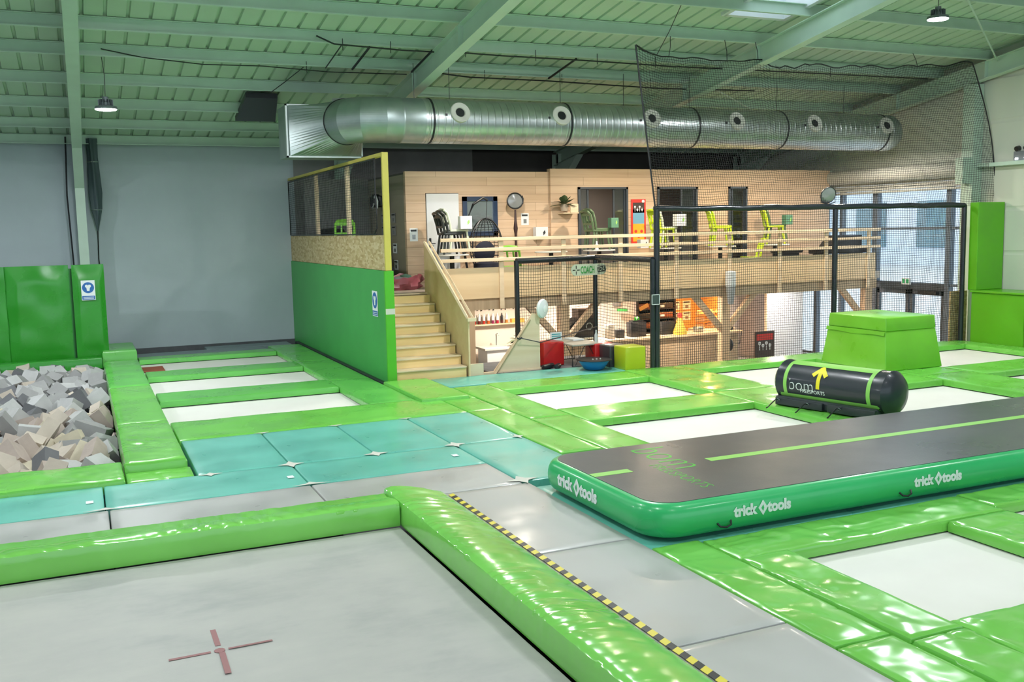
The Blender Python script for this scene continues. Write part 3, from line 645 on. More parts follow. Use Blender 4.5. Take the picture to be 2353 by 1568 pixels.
# ================================================================ AIRTRACK
t = thing('airtrack', 'long inflatable airtrack with charcoal top and emerald green sides', 'airtrack', (0, 0, 0))
AX0, AX1, AY0, AY1, AH = 4.30, 16.3, 6.83, 8.88, 0.30
def outline(off, rc=0.26, n=10):
    pts = []; x0_, x1_, y0_, y1_ = AX0-off, AX1+off, AY0-off, AY1+off; r = rc+off
    for cx, cy, a0 in ((x1_-r, y0_+r, -90), (x1_-r, y1_-r, 0), (x0_+r, y1_-r, 90), (x0_+r, y0_+r, 180)):
        for k in range(n+1):
            a = math.radians(a0+90*k/n); pts.append((cx+r*math.cos(a), cy+r*math.sin(a)))
    return pts
b = MB(); rings = []
for k in range(13):
    a = math.radians(-90+180*k/12); off = 0.105*math.cos(a)**0.8 if math.cos(a) > 1e-6 else 0; zz = AH/2+AH/2*math.sin(a)
    rings.append([b.bm.verts.new((px, py, zz+0.002)) for px, py in outline(off)])
for r0, r1 in zip(rings, rings[1:]):
    nn = len(r0)
    for k in range(nn): b.bm.faces.new((r0[k], r0[(k+1) % nn], r1[(k+1) % nn], r1[k]))
b.bm.faces.new(rings[0][::-1]); sw_ = b.build('side_wall', 'airside', t, True)
MB().poly([(px, py, AH) for px, py in outline(0.0)], (0, 0, 0.006)).build('top_surface', 'airtop', t); ts_ = bpy.data.objects['top_surface']
b = MB(); b.box(5.62, 15.2, 7.90, 8.02, AH+0.006, AH+0.008); b.box(4.30, 4.72, 7.90, 8.02, AH+0.006, AH+0.008); b.build('guide_line', 'lime', ts_)
zt = AH+0.0065
text('bom', 0.62, (5.13, 8.72, zt), (0, -1, 0), (1, 0, 0), 'limegr', 'printed_logo', ts_, 0.001, -0.012, 0.85)
text('FREESPORTS', 0.2, (4.97, 8.05, zt), (0, -1, 0), (1, 0, 0), 'limegr', 'printed_logo', ts_, 0.001, -0.004, 0.85)
def brand(o, right, size):
    """the word pair with the diamond between, lying on the bulging side"""
    R_ = V(right); O = V(o)
    text('trick', size, O, R_, (0, 0, 1), 'print_w', 'side_lettering', sw_, 0.003, 0.006, 0.95)
    text('tools', size, O+R_*size*2.75, R_, (0, 0, 1), 'print_w', 'side_lettering', sw_, 0.003, 0.006, 0.95)
    c = O+R_*size*2.36+V((0, 0, size*0.32)); q = size*0.52; n_ = R_.cross(V((0, 0, 1)))
    bb = MB(); pts = [c-R_*q*0.72, c-V((0, 0, q)), c+R_*q*0.72, c+V((0, 0, q))]
    bb.poly([p-n_*0.004 for p in pts], n_*0.006); bb.build('side_emblem', 'print_w', sw_)
    bb = MB(); pts = [c-R_*q*0.3, c-V((0, 0, q*0.42)), c+R_*q*0.12, c+V((0, 0, q*0.42))]
    bb.poly([p+n_*0.003 for p in pts], n_*0.002); bb.build('emblem_mark', 'airside', sw_)
for xx in (5.02, 7.10, 9.3, 11.5): brand((xx, AY0-0.108, 0.135), (1, 0, 0), 0.13)
brand((AX0-0.108, 8.47, 0.12), (0, -1, 0), 0.17)
for xx in (4.85, 6.92, 9.0):
    MB().tube([(xx, AY0-0.10, 0.10), (xx+0.015, AY0-0.125, 0.075), (xx+0.07, AY0-0.135, 0.065), (xx+0.125, AY0-0.125, 0.08), (xx+0.14, AY0-0.10, 0.11)], 0.009, 6).build('handle', 'black', sw_, True)
# ================================================================ BOLSTER
ax0, ax1 = V((9.50, 11.42, 0)), V((9.88, 9.76, 0))
dv = (ax1-ax0).normalized(); ang = math.atan2(dv.y, dv.x); Lb = (ax1-ax0).length
t = thing('inflatable_bolster', 'black inflatable bolster with lime trim and yellow arrow resting on the green pad', 'bolster', (ax0.x, ax0.y, 0.0), ang)
R0, ZC = 0.30, 0.335
prof = [(0.0, -0.10), (0.14, -0.095), (0.25, -0.06), (0.31, 0.0), (R0, 0.09)]+[(R0, 0.09+(Lb-0.18)*k/10) for k in range(1, 11)]+[(0.31, Lb), (0.25, Lb+0.07), (0.14, Lb+0.105), (0.0, Lb+0.11)]
b = MB(); n = 72; rings = []
for r, h in prof:
    ring = []
    for k in range(n):
        a = 2*math.pi*k/n; endf = max(0, 1-abs((h if h < Lb/2 else Lb-h)-0.03)/0.09)
        rr = max(r, 0.002)*(1+0.012*endf*math.cos(a*36)*(1 if k % 2 else 1))
        ring.append(b.bm.verts.new((h, rr*math.cos(a), ZC+rr*math.sin(a))))
    rings.append(ring)
for a_, c_ in zip(rings, rings[1:]):
    for k in range(n): b.bm.faces.new((a_[k], a_[(k+1) % n], c_[(k+1) % n], c_[k]))
tb_ = b.build('tube', 'navyblk', t, True)
def on_tube(h, a, off=0.003): return V((h, -(R0+off)*math.cos(a), ZC+(R0+off)*math.sin(a)))   # a=0: towards the viewer's left side, 90: top
def patch(h0, h1, a0, a1, nh=20, na=12, off=0.004): return MB().grid(lambda u, v_: on_tube(h0+(h1-h0)*u, math.radians(a0+(a1-a0)*v_), off), nh, na)
patch(0.13, 0.19, -60, 240, 1, 48).build('lime_ring', 'lime', tb_, True)
patch(Lb-0.22, Lb-0.16, -60, 240, 1, 48).build('lime_ring', 'lime', tb_, True)
patch(0.13, Lb-0.16, 62, 100).build('lime_top_band', 'lime', tb_, True)
patch(0.05, Lb-0.02, -44, -28).build('lime_base_band', 'lime', tb_, True)
b = MB(); b.box(-0.02, Lb-0.05, -0.29, 0.29, 0.0, 0.14, 0.03); b.build('base_cushion', 'navyblk', t)
b = MB(); b.box(0.02, Lb*0.5-0.03, -0.34, -0.285, 0.015, 0.12, 0.01); b.box(Lb*0.5+0.05, Lb-0.05, -0.34, -0.285, 0.015, 0.13, 0.01); b.build('base_flap', 'navyblk', t)
def wrap(o, mid_a):   # bend a flat decal (x along tube, z arc length) round the tube
    for v in o.data.vertices:
        q_ = on_tube(v.co.x, mid_a+v.co.z/R0, 0.006+max(0, v.co.y)*0.3); v.co = q_
b = MB()
def bar2(x0, z0, x1, z1, w_):
    d = V((x1-x0, 0, z1-z0)); n2 = V((-d.z, 0, d.x)).normalized()*w_/2; pa, pb = V((x0, 0, z0)), V((x1, 0, z1))
    b.grid(lambda u, v_: pa+(pb-pa)*u+n2*(2*v_-1), 8, 3)
bar2(0, -0.17, 0, 0.14, 0.06); bar2(0.025, 0.17, -0.11, 0.015, 0.065); bar2(-0.025, 0.17, 0.11, 0.015, 0.065)
o = b.build('arrow', 'yellow', tb_)
for v in o.data.vertices: v.co.x += 0.72
wrap(o, math.radians(28))
o = text('bom', 0.24, (0.22, 0, -0.16), (1, 0, 0), (0, 0, 1), 'print_w', 'printed_logo', tb_, 0.0, -0.004); wrap(o, math.radians(16))
o = text('FREESPORTS', 0.075, (0.42, 0, -0.185), (1, 0, 0), (0, 0, 1), 'print_w', 'printed_logo', tb_, 0.0, 0.001); wrap(o, math.radians(16))
for hh in (0.10, 0.60, 1.12):
    MB().tube([(hh, -0.36, 0.09), (hh-0.01, -0.42, 0.10), (hh-0.02, -0.52, 0.04), (hh, -0.60, 0.014), (hh+0.02, -0.66, 0.012)], 0.009, 6).build('tie_cord', 'black', t, True)
    MB().tube([(hh-0.02, -0.365, 0.09), (hh, -0.385, 0.11), (hh+0.02, -0.365, 0.09), (hh, -0.385, 0.07), (hh-0.02, -0.365, 0.09)], 0.005, 5).build('metal_ring', 'galv', t, True)
MB().lathe([(0, 0), (0.012, 0), (0.012, 0.006), (0, 0.006)], (Lb+0.085, -0.06, ZC-0.12), (1, 0, 0), 10).build('valve', 'print_w', tb_)
# ================================================================ VAULTING BLOCK
t = thing('vaulting_block', 'tall green padded vaulting block with lidded top on the pads behind the bolster', 'block', (13.5, 13.68, 0))
def tap(b, hx0, hy0, z0, hx1, hy1, z1, cxo=0):
    lo = [(-hx0, -hy0, z0), (hx0, -hy0, z0), (hx0, hy0, z0), (-hx0, hy0, z0)]; hi = [(-hx1, -hy1, z1), (hx1, -hy1, z1), (hx1, hy1, z1), (-hx1, hy1, z1)]
    L_ = [b.bm.verts.new(p) for p in lo]; H_ = [b.bm.verts.new(p) for p in hi]
    for k in range(4): b.bm.faces.new((L_[k], L_[(k+1) % 4], H_[(k+1) % 4], H_[k]))
    b.bm.faces.new(L_[::-1]); b.bm.faces.new(H_)
    bmesh.ops.bevel(b.bm, geom=b.bm.edges[:], offset=0.02, segments=3, profile=0.5, affect='EDGES'); return b
tap(MB(), 0.68, 0.82, 0.0, 0.60, 0.72, 0.70).build('base', 'padbox', t, True)
b = tap(MB(), 0.60, 0.725, 0.70, 0.585, 0.71, 0.94)
b.build('lid', 'padbox', t, True)
def flap(u, v_):
    y = -0.73+1.46*u; z = 0.70-0.075*v_+0.012*math.sin(u*9)*v_
    return (-0.625-0.012*v_-0.008*math.sin(u*7+1)*v_, y, z)
MB().grid(flap, 24, 3).build('cover_flap', 'padbox', t, True)
# ================================================================ WALL PADDING ON THE RIGHT
for i, (ya, yb, lb) in enumerate(((13.98, 15.3, 'low green wall pad under the tall pillar pad'), (12.6, 13.98, 'low green wall pad at the right edge next to the tall pillar pad'), (11.1, 12.6, 'low green wall pad beyond the right edge'))):
    o = MB().box(17.66, 18.44, ya+0.004, yb-0.004, -0.1, 1.06, 0.012).build('wall_pad', 'padwall'); tag(o, lb, 'pad', 'low green wall pads at the cream wall')
o = MB().box(17.63, 18.45, 11.1, 15.32, 1.065, 1.11, 0.01).build('padded_ledge', 'padwall'); tag(o, 'green padded ledge capping the low wall pads', 'pad')
o = MB().box(17.68, 18.47, 15.2, 15.42, 1.112, 3.0, 0.012).build('pillar_pad', 'padwall'); tag(o, 'tall bright green pillar pad standing on the padded ledge', 'pad')
tag(MB().box(17.45, 17.95, 15.66, 15.70, -0.2, 1.07).build('osb_panel', 'osb'), 'small orange strand board panel below the net at the glazed bay', 'panel')
# emergency light at the right edge
t = thing('emergency_light', 'grey twin-spot emergency light at the right edge on the cream wall', 'light', (18.46, 14.78, 3.86))
MB().box(-0.06, 0.0, -0.2, 0.2, 0, 0.2, 0.01).build('housing', 'lampgrey', t)
for yy in (-0.1, 0.12):
    MB().lathe([(0, -0.05), (0.05, -0.05), (0.055, 0.04), (0, 0.045)], (-0.04, yy, 0.26), (-1, 0, -0.3), 12).build('spot_head', 'black', t, True)
    MB().box(-0.066, -0.06, yy-0.03, yy+0.03, 0.03, 0.06).build('diode', 'lampglow', t)
# ================================================================ FOAM PIT WALL PADDING
for (xa, xb, lb, yo) in ((-3.3, -1.45, 'deep green pit wall pad at the left edge', 0), (-1.45, -0.24, 'wide deep green pit wall pad with a soft fold', 0.03), (-0.18, 0.45, 'narrow creased green pit wall pad carrying the blue sign', -0.06)):
    hw, hz = (xb-xa)/2, 1.02
    def f(u, v_, hw=hw, hz=hz, xa=xa):
        x = -hw+2*hw*u; z = -hz+2*hz*v_; e = min(1, 6*min(u, 1-u, v_, 1-v_)+0.0)
        return (x, -0.06-0.05*e-0.018*noise.noise(V((x*2.2+xa, z*2.2, 1))), z)
    b = MB().grid(f, 24, 28); b.box(-hw, hw, -0.058, 0.04, -hz, hz)
    tag(b.build('pit_wall_pad', 'padpit', None, True, loc=((xa+xb)/2, 22.66+yo, 1.06)), lb, 'pad', 'green pads lining the pit wall')
tag(MB().box(-3.3, 0.45, 22.76, 22.84, -0.2, 2.0).build('pad_backing', 'panel'), 'dark board behind the pit wall pads', 'board')
def safety_sign(loc, label, w=0.27, h=0.42, axis='y'):
    t = thing('safety_sign', label, 'sign', loc, 0 if axis == 'y' else -math.pi/2)
    MB().box(-w/2, w/2, -0.004, 0, 0, h).build('plate', 'print_w', t)
    bd_ = MB().lathe([(0, 0), (w*0.43, 0), (w*0.43, 0.003), (0, 0.003)], (0, -0.004, h*0.63), (0, -1, 0), 28).build('blue_disc', 'signblue', t)
    b = MB(); b.poly([(x*w, -0.0085, h*0.63+z*w) for x, z in ((-0.09, -0.26), (0.09, -0.26), (0.12, -0.02), (0.22, 0.08), (0.2, 0.2), (0.06, 0.24), (0.0, 0.16), (-0.06, 0.24), (-0.2, 0.2), (-0.22, 0.08), (-0.12, -0.02))], (0, 0.002, 0)); b.build('white_figure', 'print_w', bd_)
    tp_ = MB().box(-w*0.46, w*0.46, -0.007, -0.004, h*0.03, h*0.22).build('text_panel', 'signblue', t)
    b = MB()
    for k in range(2): b.box(-w*0.38, w*0.38, -0.009, -0.007, h*(0.07+k*0.07), h*(0.095+k*0.07))
    b.build('text_line', 'print_w', tp_); return t
safety_sign((0.12, 22.46, 1.33), 'white and blue safety sign on the narrow pit wall pad')
# ================================================================ FOAM BLOCKS
shapes = {}
def foam(kind, k):
    key = (kind, k % 4)
    if key not in shapes:
        sx, sy, sz = [(0.38, 0.27, 0.22), (0.32, 0.28, 0.24), (0.46, 0.26, 0.19), (0.34, 0.25, 0.28)][k % 4]
        b = MB(); b.box(-sx/2, sx/2, -sy/2, sy/2, -sz/2, sz/2)
        bmesh.ops.subdivide_edges(b.bm, edges=b.bm.edges[:], cuts=3, use_grid_fill=True)
        for v in b.bm.verts: v.co += V((noise.noise(v.co*9+V((k, 0, 0))), noise.noise(v.co*9+V((0, k+5, 0))), noise.noise(v.co*9+V((0, 0, k+9)))))*0.008
        o = b.build('foam_block', 'foam '+kind, None, True); shapes[key] = o.data; return o
    o = bpy.data.objects.new('foam_block', shapes[key]); COL.objects.link(o); return o
fc = 0; yy = 12.15; row = 0
while yy < 22.3:
    xx = 0.14-(row % 2)*0.12
    while xx > -2.2-(yy-12)*0.02:
        lower = (fc % 5 == 0)
        kinds = ['pale grey', 'beige', 'cream', 'pinkish beige', 'mid grey', 'pale grey', 'beige', 'beige', 'cream', 'pinkish beige', 'dark grey']
        if yy > 17: kinds = ['pale grey', 'pale grey', 'mid grey', 'beige', 'pale grey', 'dark grey', 'mid grey']
        kd = rnd.choice(kinds); o = foam(kd, rnd.randrange(4))
        o.location = (xx+rnd.uniform(-0.05, 0.05), yy+rnd.uniform(-0.06, 0.06), -0.15+rnd.uniform(-0.15, 0.07)-(0.14 if lower else 0))
        o.rotation_euler = (rnd.uniform(-1.1, 1.1), rnd.uniform(-1.1, 1.1), rnd.uniform(0, 6.28))
        zone = 'near the front pad' if yy < 14.5 else ('in the middle of the pit' if yy < 18.5 else 'near the pit wall padding')
        tag(o, kd+' foam block lying '+zone+' among the heap', 'foam block', 'loose foam blocks in the pit')
        fc += 1; xx -= 0.30
    yy += 0.30; row += 1
b = MB()   # what lies below the top layer
for k in range(420):
    s_ = 0.14; Mx = Matrix.Translation((rnd.uniform(-3.2, 0.15), rnd.uniform(12.1, 22.2), rnd.uniform(-0.68, -0.45))) @ Matrix.Rotation(rnd.uniform(0, 3), 4, V((rnd.random(), rnd.random(), rnd.random())).normalized())
    b.box(-s_, s_, -s_*0.8, s_*0.8, -s_*0.7, s_*0.7, mat=Mx)
o = b.build('buried_foam', 'foam mid grey'); tag(o, 'buried lower layer of foam blocks under the visible heap', 'foam'); o['kind'] = 'stuff'
# ================================================================ DIVIDER PANEL, OSB AND YELLOW FRAME
t = thing('divider_wall', 'tall green divider panel with strand board band and yellow framed net beside the stairs', 'divider', (4.9, 16.4, 0))
MB().box(-0.06, 0.04, 0.06, 8.24, -0.2, 1.96).build('green_panel', 'panel', t)
MB().box(-0.075, 0.09, 0.0, 0.055, -0.2, 1.96, 0.006).build('green_end_board', 'panel_end', t)
MB().box(-0.04, 0.03, 0.07, 8.24, 1.965, 2.58).build('strand_board', 'osb', t)
MB().box(-0.05, 0.06, 0.0, 0.06, 1.965, 4.0, 0.004).build('yellow_post', 'ypaint', t)
MB().box(-0.05, 0.05, 0.06, 8.24, 3.94, 4.0, 0.004).build('yellow_top_rail', 'ypaint', t)
for yy in (2.65, 5.4): MB().box(-0.02, 0.05, yy-0.06, yy+0.06, 2.585, 3.935).build('timber_stud', 'pine', t)
MB().box(-0.077, 0.092, -0.006, 0.0, 1.20, 1.30).build('paper_strip', 'offwhite', t)
t = thing('gap_shade_strip', 'dark strip standing for the shaded gap along the foot of the green divider panel', 'board', (4.78, 16.5, -0.2))
MB().box(-0.04, 0.05, 0, 7.6, 0, 0.19, 0.01).build('board', 'steel', t)  # dark strip stands for the shade in the gap beside the panel
safety_sign((4.835, 17.1, 1.12), 'narrow white and blue safety sign near the front of the green divider panel', 0.34, 0.46, 'x')
# dark tied-up curtain beside the left column
t = thing('tied_curtain', 'dark grey curtain tied in a bundle beside the far left column', 'curtain', (0.42, 24.35, 3.15))
b = MB(); pr = [(0.02, -0.35), (0.06, -0.1), (0.11, 0.15), (0.13, 0.5), (0.115, 1.0), (0.10, 1.3), (0.115, 1.6), (0.12, 1.72)]
rings = []
for r, h in pr:
    rings.append([b.bm.verts.new(((r*(1+0.18*math.cos(5*a_+h*2)))*math.cos(a_), (r*(1+0.18*math.cos(5*a_+h*2)))*math.sin(a_), h)) for a_ in [2*math.pi*k/30 for k in range(30)]])
for a_, c_ in zip(rings, rings[1:]):
    for k in range(30): b.bm.faces.new((a_[k], a_[(k+1) % 30], c_[(k+1) % 30], c_[k]))
b.build('cloth', simple('curtaingrey', (0.06, 0.09, 0.10), 0.6), t, True)
for h in (0.12, 1.2): MB().lathe([(0.118, h-0.01), (0.122, h), (0.118, h+0.01)], n=20).build('strap', 'galv', t)
MB().tube([(0.0, 0, -0.33), (-0.02, -0.02, -1.0), (0.03, 0, -1.8), (-0.02, -0.03, -2.4)], 0.015, 6).build('cord', 'black', t)
MB().tube([(-0.5, 24.2, 5.0), (-0.45, 24.05, 3.6), (-0.38, 24.05, 2.1)], 0.02, 6)
tag(MB().tube([(-0.12, 24.3, 4.9), (-0.17, 24.3, 3.6), (-0.13, 24.3, 2.0), (-0.1, 24.3, 0.2)], 0.02, 6).build('wall_cable', 'black'), 'dark cable running down the left side of the far left column', 'cable')
# ================================================================ STAIRS AND MEZZANINE
t = thing('staircase', 'varnished pine staircase rising beside the green divider panel', 'stairs', (5.6, 16.45, 0))
NST = 8; RI, GO = 0.175, 0.275
for i in range(NST):
    y0 = i*GO; z1 = (i+1)*RI
    MB().box(-0.62, 0.72, y0, y0+0.03, z1-RI-(0.1 if i == 0 else 0), z1-0.03).build('riser', 'tread', t)
    if i < NST-1: MB().box(-0.62, 0.72, y0-0.03, y0+GO+0.02, z1-0.03, z1+0.005, 0.012).build('tread', 'pine', t, True)
b = MB(); xs = 0.75
b.poly([(xs, -0.06, -0.15), (xs, -0.06, 1.02), (xs, 0.0, 1.08), (xs, 2.2, 2.42), (xs, 2.3, 2.42), (xs, 2.3, 1.2), (xs, 2.3, -0.15)], (0.03, 0, 0))
b.build('side_panel', 'ply', t)
for dx in (-0.02, 0.085):
    MB().tube([(xs+dx, -0.10, 1.05), (xs+dx, 2.2, 2.42)], 0.026, 4).build('handrail', 'pine', t)
MB().box(xs-0.04, xs+0.13, -0.16, -0.06, 1.0, 1.06).build('rail_end', 'pine', t)
b = MB(); b.box(-0.62, 0.80, 2.2, 2.24, 1.05, 1.37); b.box(-0.62, 0.80, 2.17, 2.27, 1.37, 1.402, 0.01); b.build('landing_edge', 'pine', t)
MB().box(0.785, 1.05, -0.02, 0.02, -0.15, 0.20).build('foot_board', 'ply2', t); 
# mezzanine
struct(MB().box(4.96, 18.42, 18.75, 24.6, 1.22, 1.40).build('floor', varied('mezzanine_floor', (0.42, 0.36, 0.30), 0.1, 2, 0.5)))
t = thing('mezzanine_beam', 'long timber beam carrying the front edge of the mezzanine', 'beam', (0, 0, 0))
MB().box(6.42, 18.3, 18.72, 18.86, 0.98, 1.24).build('beam', 'timber', t)
pxs = [7.3, 9.5, 13.72, 18.05]
for i, xx in enumerate(pxs):
    tt = thing('timber_post', ['square timber post beside the stairs under the mezzanine', 'square timber post with braces behind the black frame', 'square timber post with braces carrying the white cylinder lamp', 'square timber post with a brace at the glazed end'][i], 'post', (xx, 18.8, -1.0), 0, 'braced timber posts under the mezzanine')
    MB().box(-0.11, 0.11, -0.08, 0.10, 0, 1.98).build('shaft', 'timber', tt)
    for sx in (-1, 1):
        if i == 0 or (i == 3 and sx > 0): continue
        b = MB(); b.poly([(sx*0.10, -0.06, 1.15), (sx*0.10, -0.06, 1.32), (sx*0.72, -0.06, 1.98), (sx*0.90, -0.06, 1.98)], (0, 0.12, 0)); b.build('brace', 'timber', tt)
t = thing('balcony_balustrade', 'pale plywood and three-rail balustrade along the front of the mezzanine', 'balustrade', (0, 18.66, 0))
for i, (xa, xb) in enumerate(((6.45, 8.9), (8.9, 11.35), (11.35, 13.8), (13.8, 16.0), (16.0, 18.2))):
    MB().box(xa, xb-0.008, 0.0, 0.03, 1.22, 1.86).build('front_board', 'ply', t)
for z in (2.44, 2.23, 2.02): MB().box(6.66, 18.28, -0.07, -0.03, z-0.035, z+0.035, 0.006).build('rail', 'pine', t)
for xx in (8.0, 9.45, 10.85, 12.3, 13.75, 15.2, 16.6, 17.95): MB().box(xx-0.05, xx+0.05, -0.028, 0.0, 1.0, 2.44).build('baluster_post', 'pine', t)
# upper rooms: plank-clad wall with openings
def wall_with_holes(x0, x1, z0, z1, y0, y1, holes, name, mat):
    b = MB(); cuts = sorted({x0, x1, *[h[0] for h in holes], *[h[1] for h in holes]})
    for xa, xb in zip(cuts, cuts[1:]):
        hs = sorted([h for h in holes if h[0] <= xa and h[1] >= xb], key=lambda h: h[2]); z = z0
        for h in hs:
            if h[2] > z: b.box(xa, xb, y0, y1, z, h[2])
            z = h[3]
        if z < z1: b.box(xa, xb, y0, y1, z, z1)
    return b.build(name, mat)
struct(wall_with_holes(6.5, 10.0, 1.4, 3.92, 20.3, 20.42, [(6.95, 7.72, 1.4, 3.45), (7.85, 8.6, 2.55, 3.32)], 'wall_upper', 'plank'))
struct(wall_with_holes(9.95, 18.1, 1.4, 3.99, 20.24, 20.42, [(10.65, 11.98, 1.42, 3.57), (12.8, 13.95, 1.42, 3.57), (14.88, 15.44, 1.42, 3.57)], 'wall_upper', 'plank'))
struct(MB().box(18.0, 18.1, 20.42, 24.6, 1.4, 3.99).build('wall_upper', 'roomdark'))
struct(MB().box(6.5, 18.1, 20.42, 24.6, 3.86, 3.9).build('ceiling', 'walldark'))
simple('olivewall', (0.30, 0.27, 0.20), 0.7)
struct(MB().box(6.5, 6.6, 20.42, 24.6, 1.4, 3.86).build('wall_upper', 'olivewall'))
struct(MB().box(6.6, 18.0, 23.4, 23.5, 1.4, 3.86).build('wall_upper', varied('office_wall', (0.42, 0.36, 0.32), 0.05, 1, 0.7)))
dr = shell('door_2')
MB().box(6.96, 7.71, 20.27, 20.31, 1.41, 3.44, 0.004).build('door_leaf', 'white', dr)
MB().box(7.0, 7.04, 20.24, 20.27, 2.28, 2.48, 0.005).build('handle_plate', 'black', dr); MB().tube([(7.02, 20.22, 2.36), (7.12, 20.21, 2.36)], 0.012, 6).build('door_handle', 'steel', dr)
def sliding(n, x0, x1, leafs, z0=1.42, z1=3.57):
    w_ = shell('window_%d' % n); b = MB(); f = 0.05
    b.box(x0, x0+f, 20.2, 20.30, z0, z1); b.box(x1-f, x1, 20.2, 20.30, z0, z1); b.box(x0, x1, 20.2, 20.30, z1-f, z1)
    b.build('window_frame', 'doorfr', w_)
    b = MB(); p_ = MB()
    for xa, xb, dy in leafs:
        b.box(xa, xa+0.04, 20.26+dy, 20.29+dy, z0, z1-f); b.box(xb-0.04, xb, 20.26+dy, 20.29+dy, z0, z1-f); b.box(xa, xb, 20.26+dy, 20.29+dy, z0, z0+0.06)
        p_.box(xa+0.04, xb-0.04, 20.27+dy, 20.275+dy, z0+0.06, z1-f)
    b.build('sliding_frame', 'doorfr', w_); p_.build('pane', 'glass', w_); return w_
sliding(3, 10.65, 11.98, [(10.7, 10.95, 0), (11.6, 11.93, 0.0)]); sliding(4, 12.8, 13.95, [(13.5, 13.9, 0.0)])
sliding(5, 14.88, 15.44, [(15.0, 15.4, 0.0)])
wn = shell('window_6')
b = MB(); fz = (2.5, 3.37, 7.8, 8.63)
for xa, xb, za, zb in ((7.8, 7.9, 2.5, 3.37), (8.53, 8.63, 2.5, 3.37), (7.8, 8.63, 2.5, 2.6), (7.8, 8.63, 3.27, 3.37)): b.box(xa, xb, 20.25, 20.33, za, zb)
b.build('window_frame', simple('navyframe', (0.02, 0.04, 0.09), 0.4), wn); MB().box(7.9, 8.53, 20.29, 20.30, 2.6, 3.27).build('pane', 'mirror', wn)
# corridor at the far left of the mezzanine
struct(MB().box(4.95, 6.5, 23.2, 23.3, 1.4, 3.9).build('wall_corridor', 'wallmid'))
# small spots added to light the office, the cafe and the mezzanine front
def spot(x, y, z, e, c, lb, size=0.15, up_=(0, 0, -1)):
    t = thing('added_spot', lb, 'lamp', (x, y, z), 0, 'small added ceiling spots'); MB().lathe([(0, 0), (0.06, 0), (0.065, 0.05), (0, 0.05)], n=14).build('housing', 'white', t, True)
    MB().lathe([(0, -0.006), (0.05, -0.006), (0.05, -0.001), (0, -0.001)], n=14).build('lens', 'warmglow', t)
    ld = bpy.data.lights.new('fill_light', 'AREA'); ld.shape = 'DISK'; ld.size = size; ld.energy = e; ld.color = c
    o = bpy.data.objects.new('fill_light', ld); COL.objects.link(o); o.parent = t; o.location = (0, 0, -0.02)
WARM = (1.0, 0.82, 0.62); NEU = (1.0, 0.9, 0.78)
for x, y, z, e, c, lb in ((8.0, 17.95, 4.312, 95, NEU, 'small added spot tucked under the duct facing the egg chair'), (11.4, 17.95, 4.312, 110, WARM, 'small added spot tucked under the duct in front of the red poster'), (14.6, 17.95, 4.312, 110, WARM, 'small added spot tucked under the duct in front of the narrow window'), (16.6, 17.95, 4.312, 75, NEU, 'small added spot tucked under the duct near its closed end'),
        (12.2, 22.0, 3.82, 14, NEU, 'small added ceiling spot inside the middle office'), (9.1, 20.3, 1.17, 75, (1.0, 0.86, 0.7), 'small added ceiling spot above the sink corner'), (11.5, 20.6, 1.17, 120, (1.0, 0.84, 0.66), 'small added ceiling spot above the coffee machine'),
        (14.7, 20.9, 1.17, 95, (1.0, 0.5, 0.16), 'small added orange ceiling spot in the snack nook'), (16.6, 20.4, 1.17, 70, (1.0, 0.88, 0.76), 'small added ceiling spot near the entrance'), (12.9, 19.4, 1.17, 60, WARM, 'small added ceiling spot over the bar counter'), (9.0, 17.4, 1.0, 0, WARM, '')):
    if lb:
        spot(x, y, z, e, c, lb)
        if z > 4: MB().tube([(0, 0, 0.04), (0, -0.02, 0.07)], 0.012, 6).build('bracket', 'steel', [o_ for o_ in bpy.data.objects if o_.name.startswith('added_spot')][-1])
# ================================================================ PLASTIC CHAIRS AND TABLES
def chair_parts(t, mat, dz=0.0, dx=0.0):
    """moulded chair facing +x: framed back with slats, seat on four splayed legs"""
    def P_(x, y, z): return (x+dx, y, z+dz)
    b = MB(); b.box(-0.19+dx, 0.22+dx, -0.225, 0.225, 0.41+dz, 0.455+dz, 0.012); b.build('seat', mat, t, True)
    b = MB()
    for sy in (-1, 1):
        b.tube([P_(-0.17, sy*0.20, 0.44), P_(-0.20, sy*0.205, 0.62), P_(-0.25, sy*0.20, 0.80), P_(-0.29, sy*0.16, 0.86)], 0.028, 6)
    b.tube([P_(-0.29, -0.17, 0.86), P_(-0.31, 0, 0.875), P_(-0.29, 0.17, 0.86)], 0.032, 6)
    b.box(-0.265+dx, -0.245+dx, -0.19, 0.19, 0.76+dz, 0.84+dz); b.box(-0.215+dx, -0.195+dx, -0.19, 0.19, 0.56+dz, 0.61+dz)
    for yy in (-0.07, 0.07): b.tube([P_(-0.205, yy, 0.6), P_(-0.255, yy, 0.78)], 0.022, 5)
    b.build('backrest', mat, t, True)
    for sx, sy in ((-1, -1), (-1, 1), (1, -1), (1, 1)):
        MB().tube([P_(sx*0.16+0.02, sy*0.185, 0.44), P_(sx*0.22+0.02, sy*0.205, 0.0)], 0.024, 6).build('leg', mat, t, True)
proto = {}
def chair(mat, x, y, z, rz, label, group='plastic chairs standing on the mezzanine tables', rot=None):
    if mat in proto: t = copy_tree(proto[mat], (x, y, z), rz, label)
    else:
        t = thing('plastic_chair', label, 'chair', (x, y, z), rz, group); chair_parts(t, mat); proto[mat] = t
    t['group'] = group
    if rot: t.rotation_euler = rot
    return t
simple('chairlime', (0.58, 0.78, 0.02), 0.35); simple('chairgreen', (0.10, 0.16, 0.08), 0.35); simple('chairblack', (0.025, 0.03, 0.03), 0.35); simple('chairwhite', (0.68, 0.74, 0.55), 0.35); simple('chairfresh', (0.22, 0.55, 0.06), 0.35)
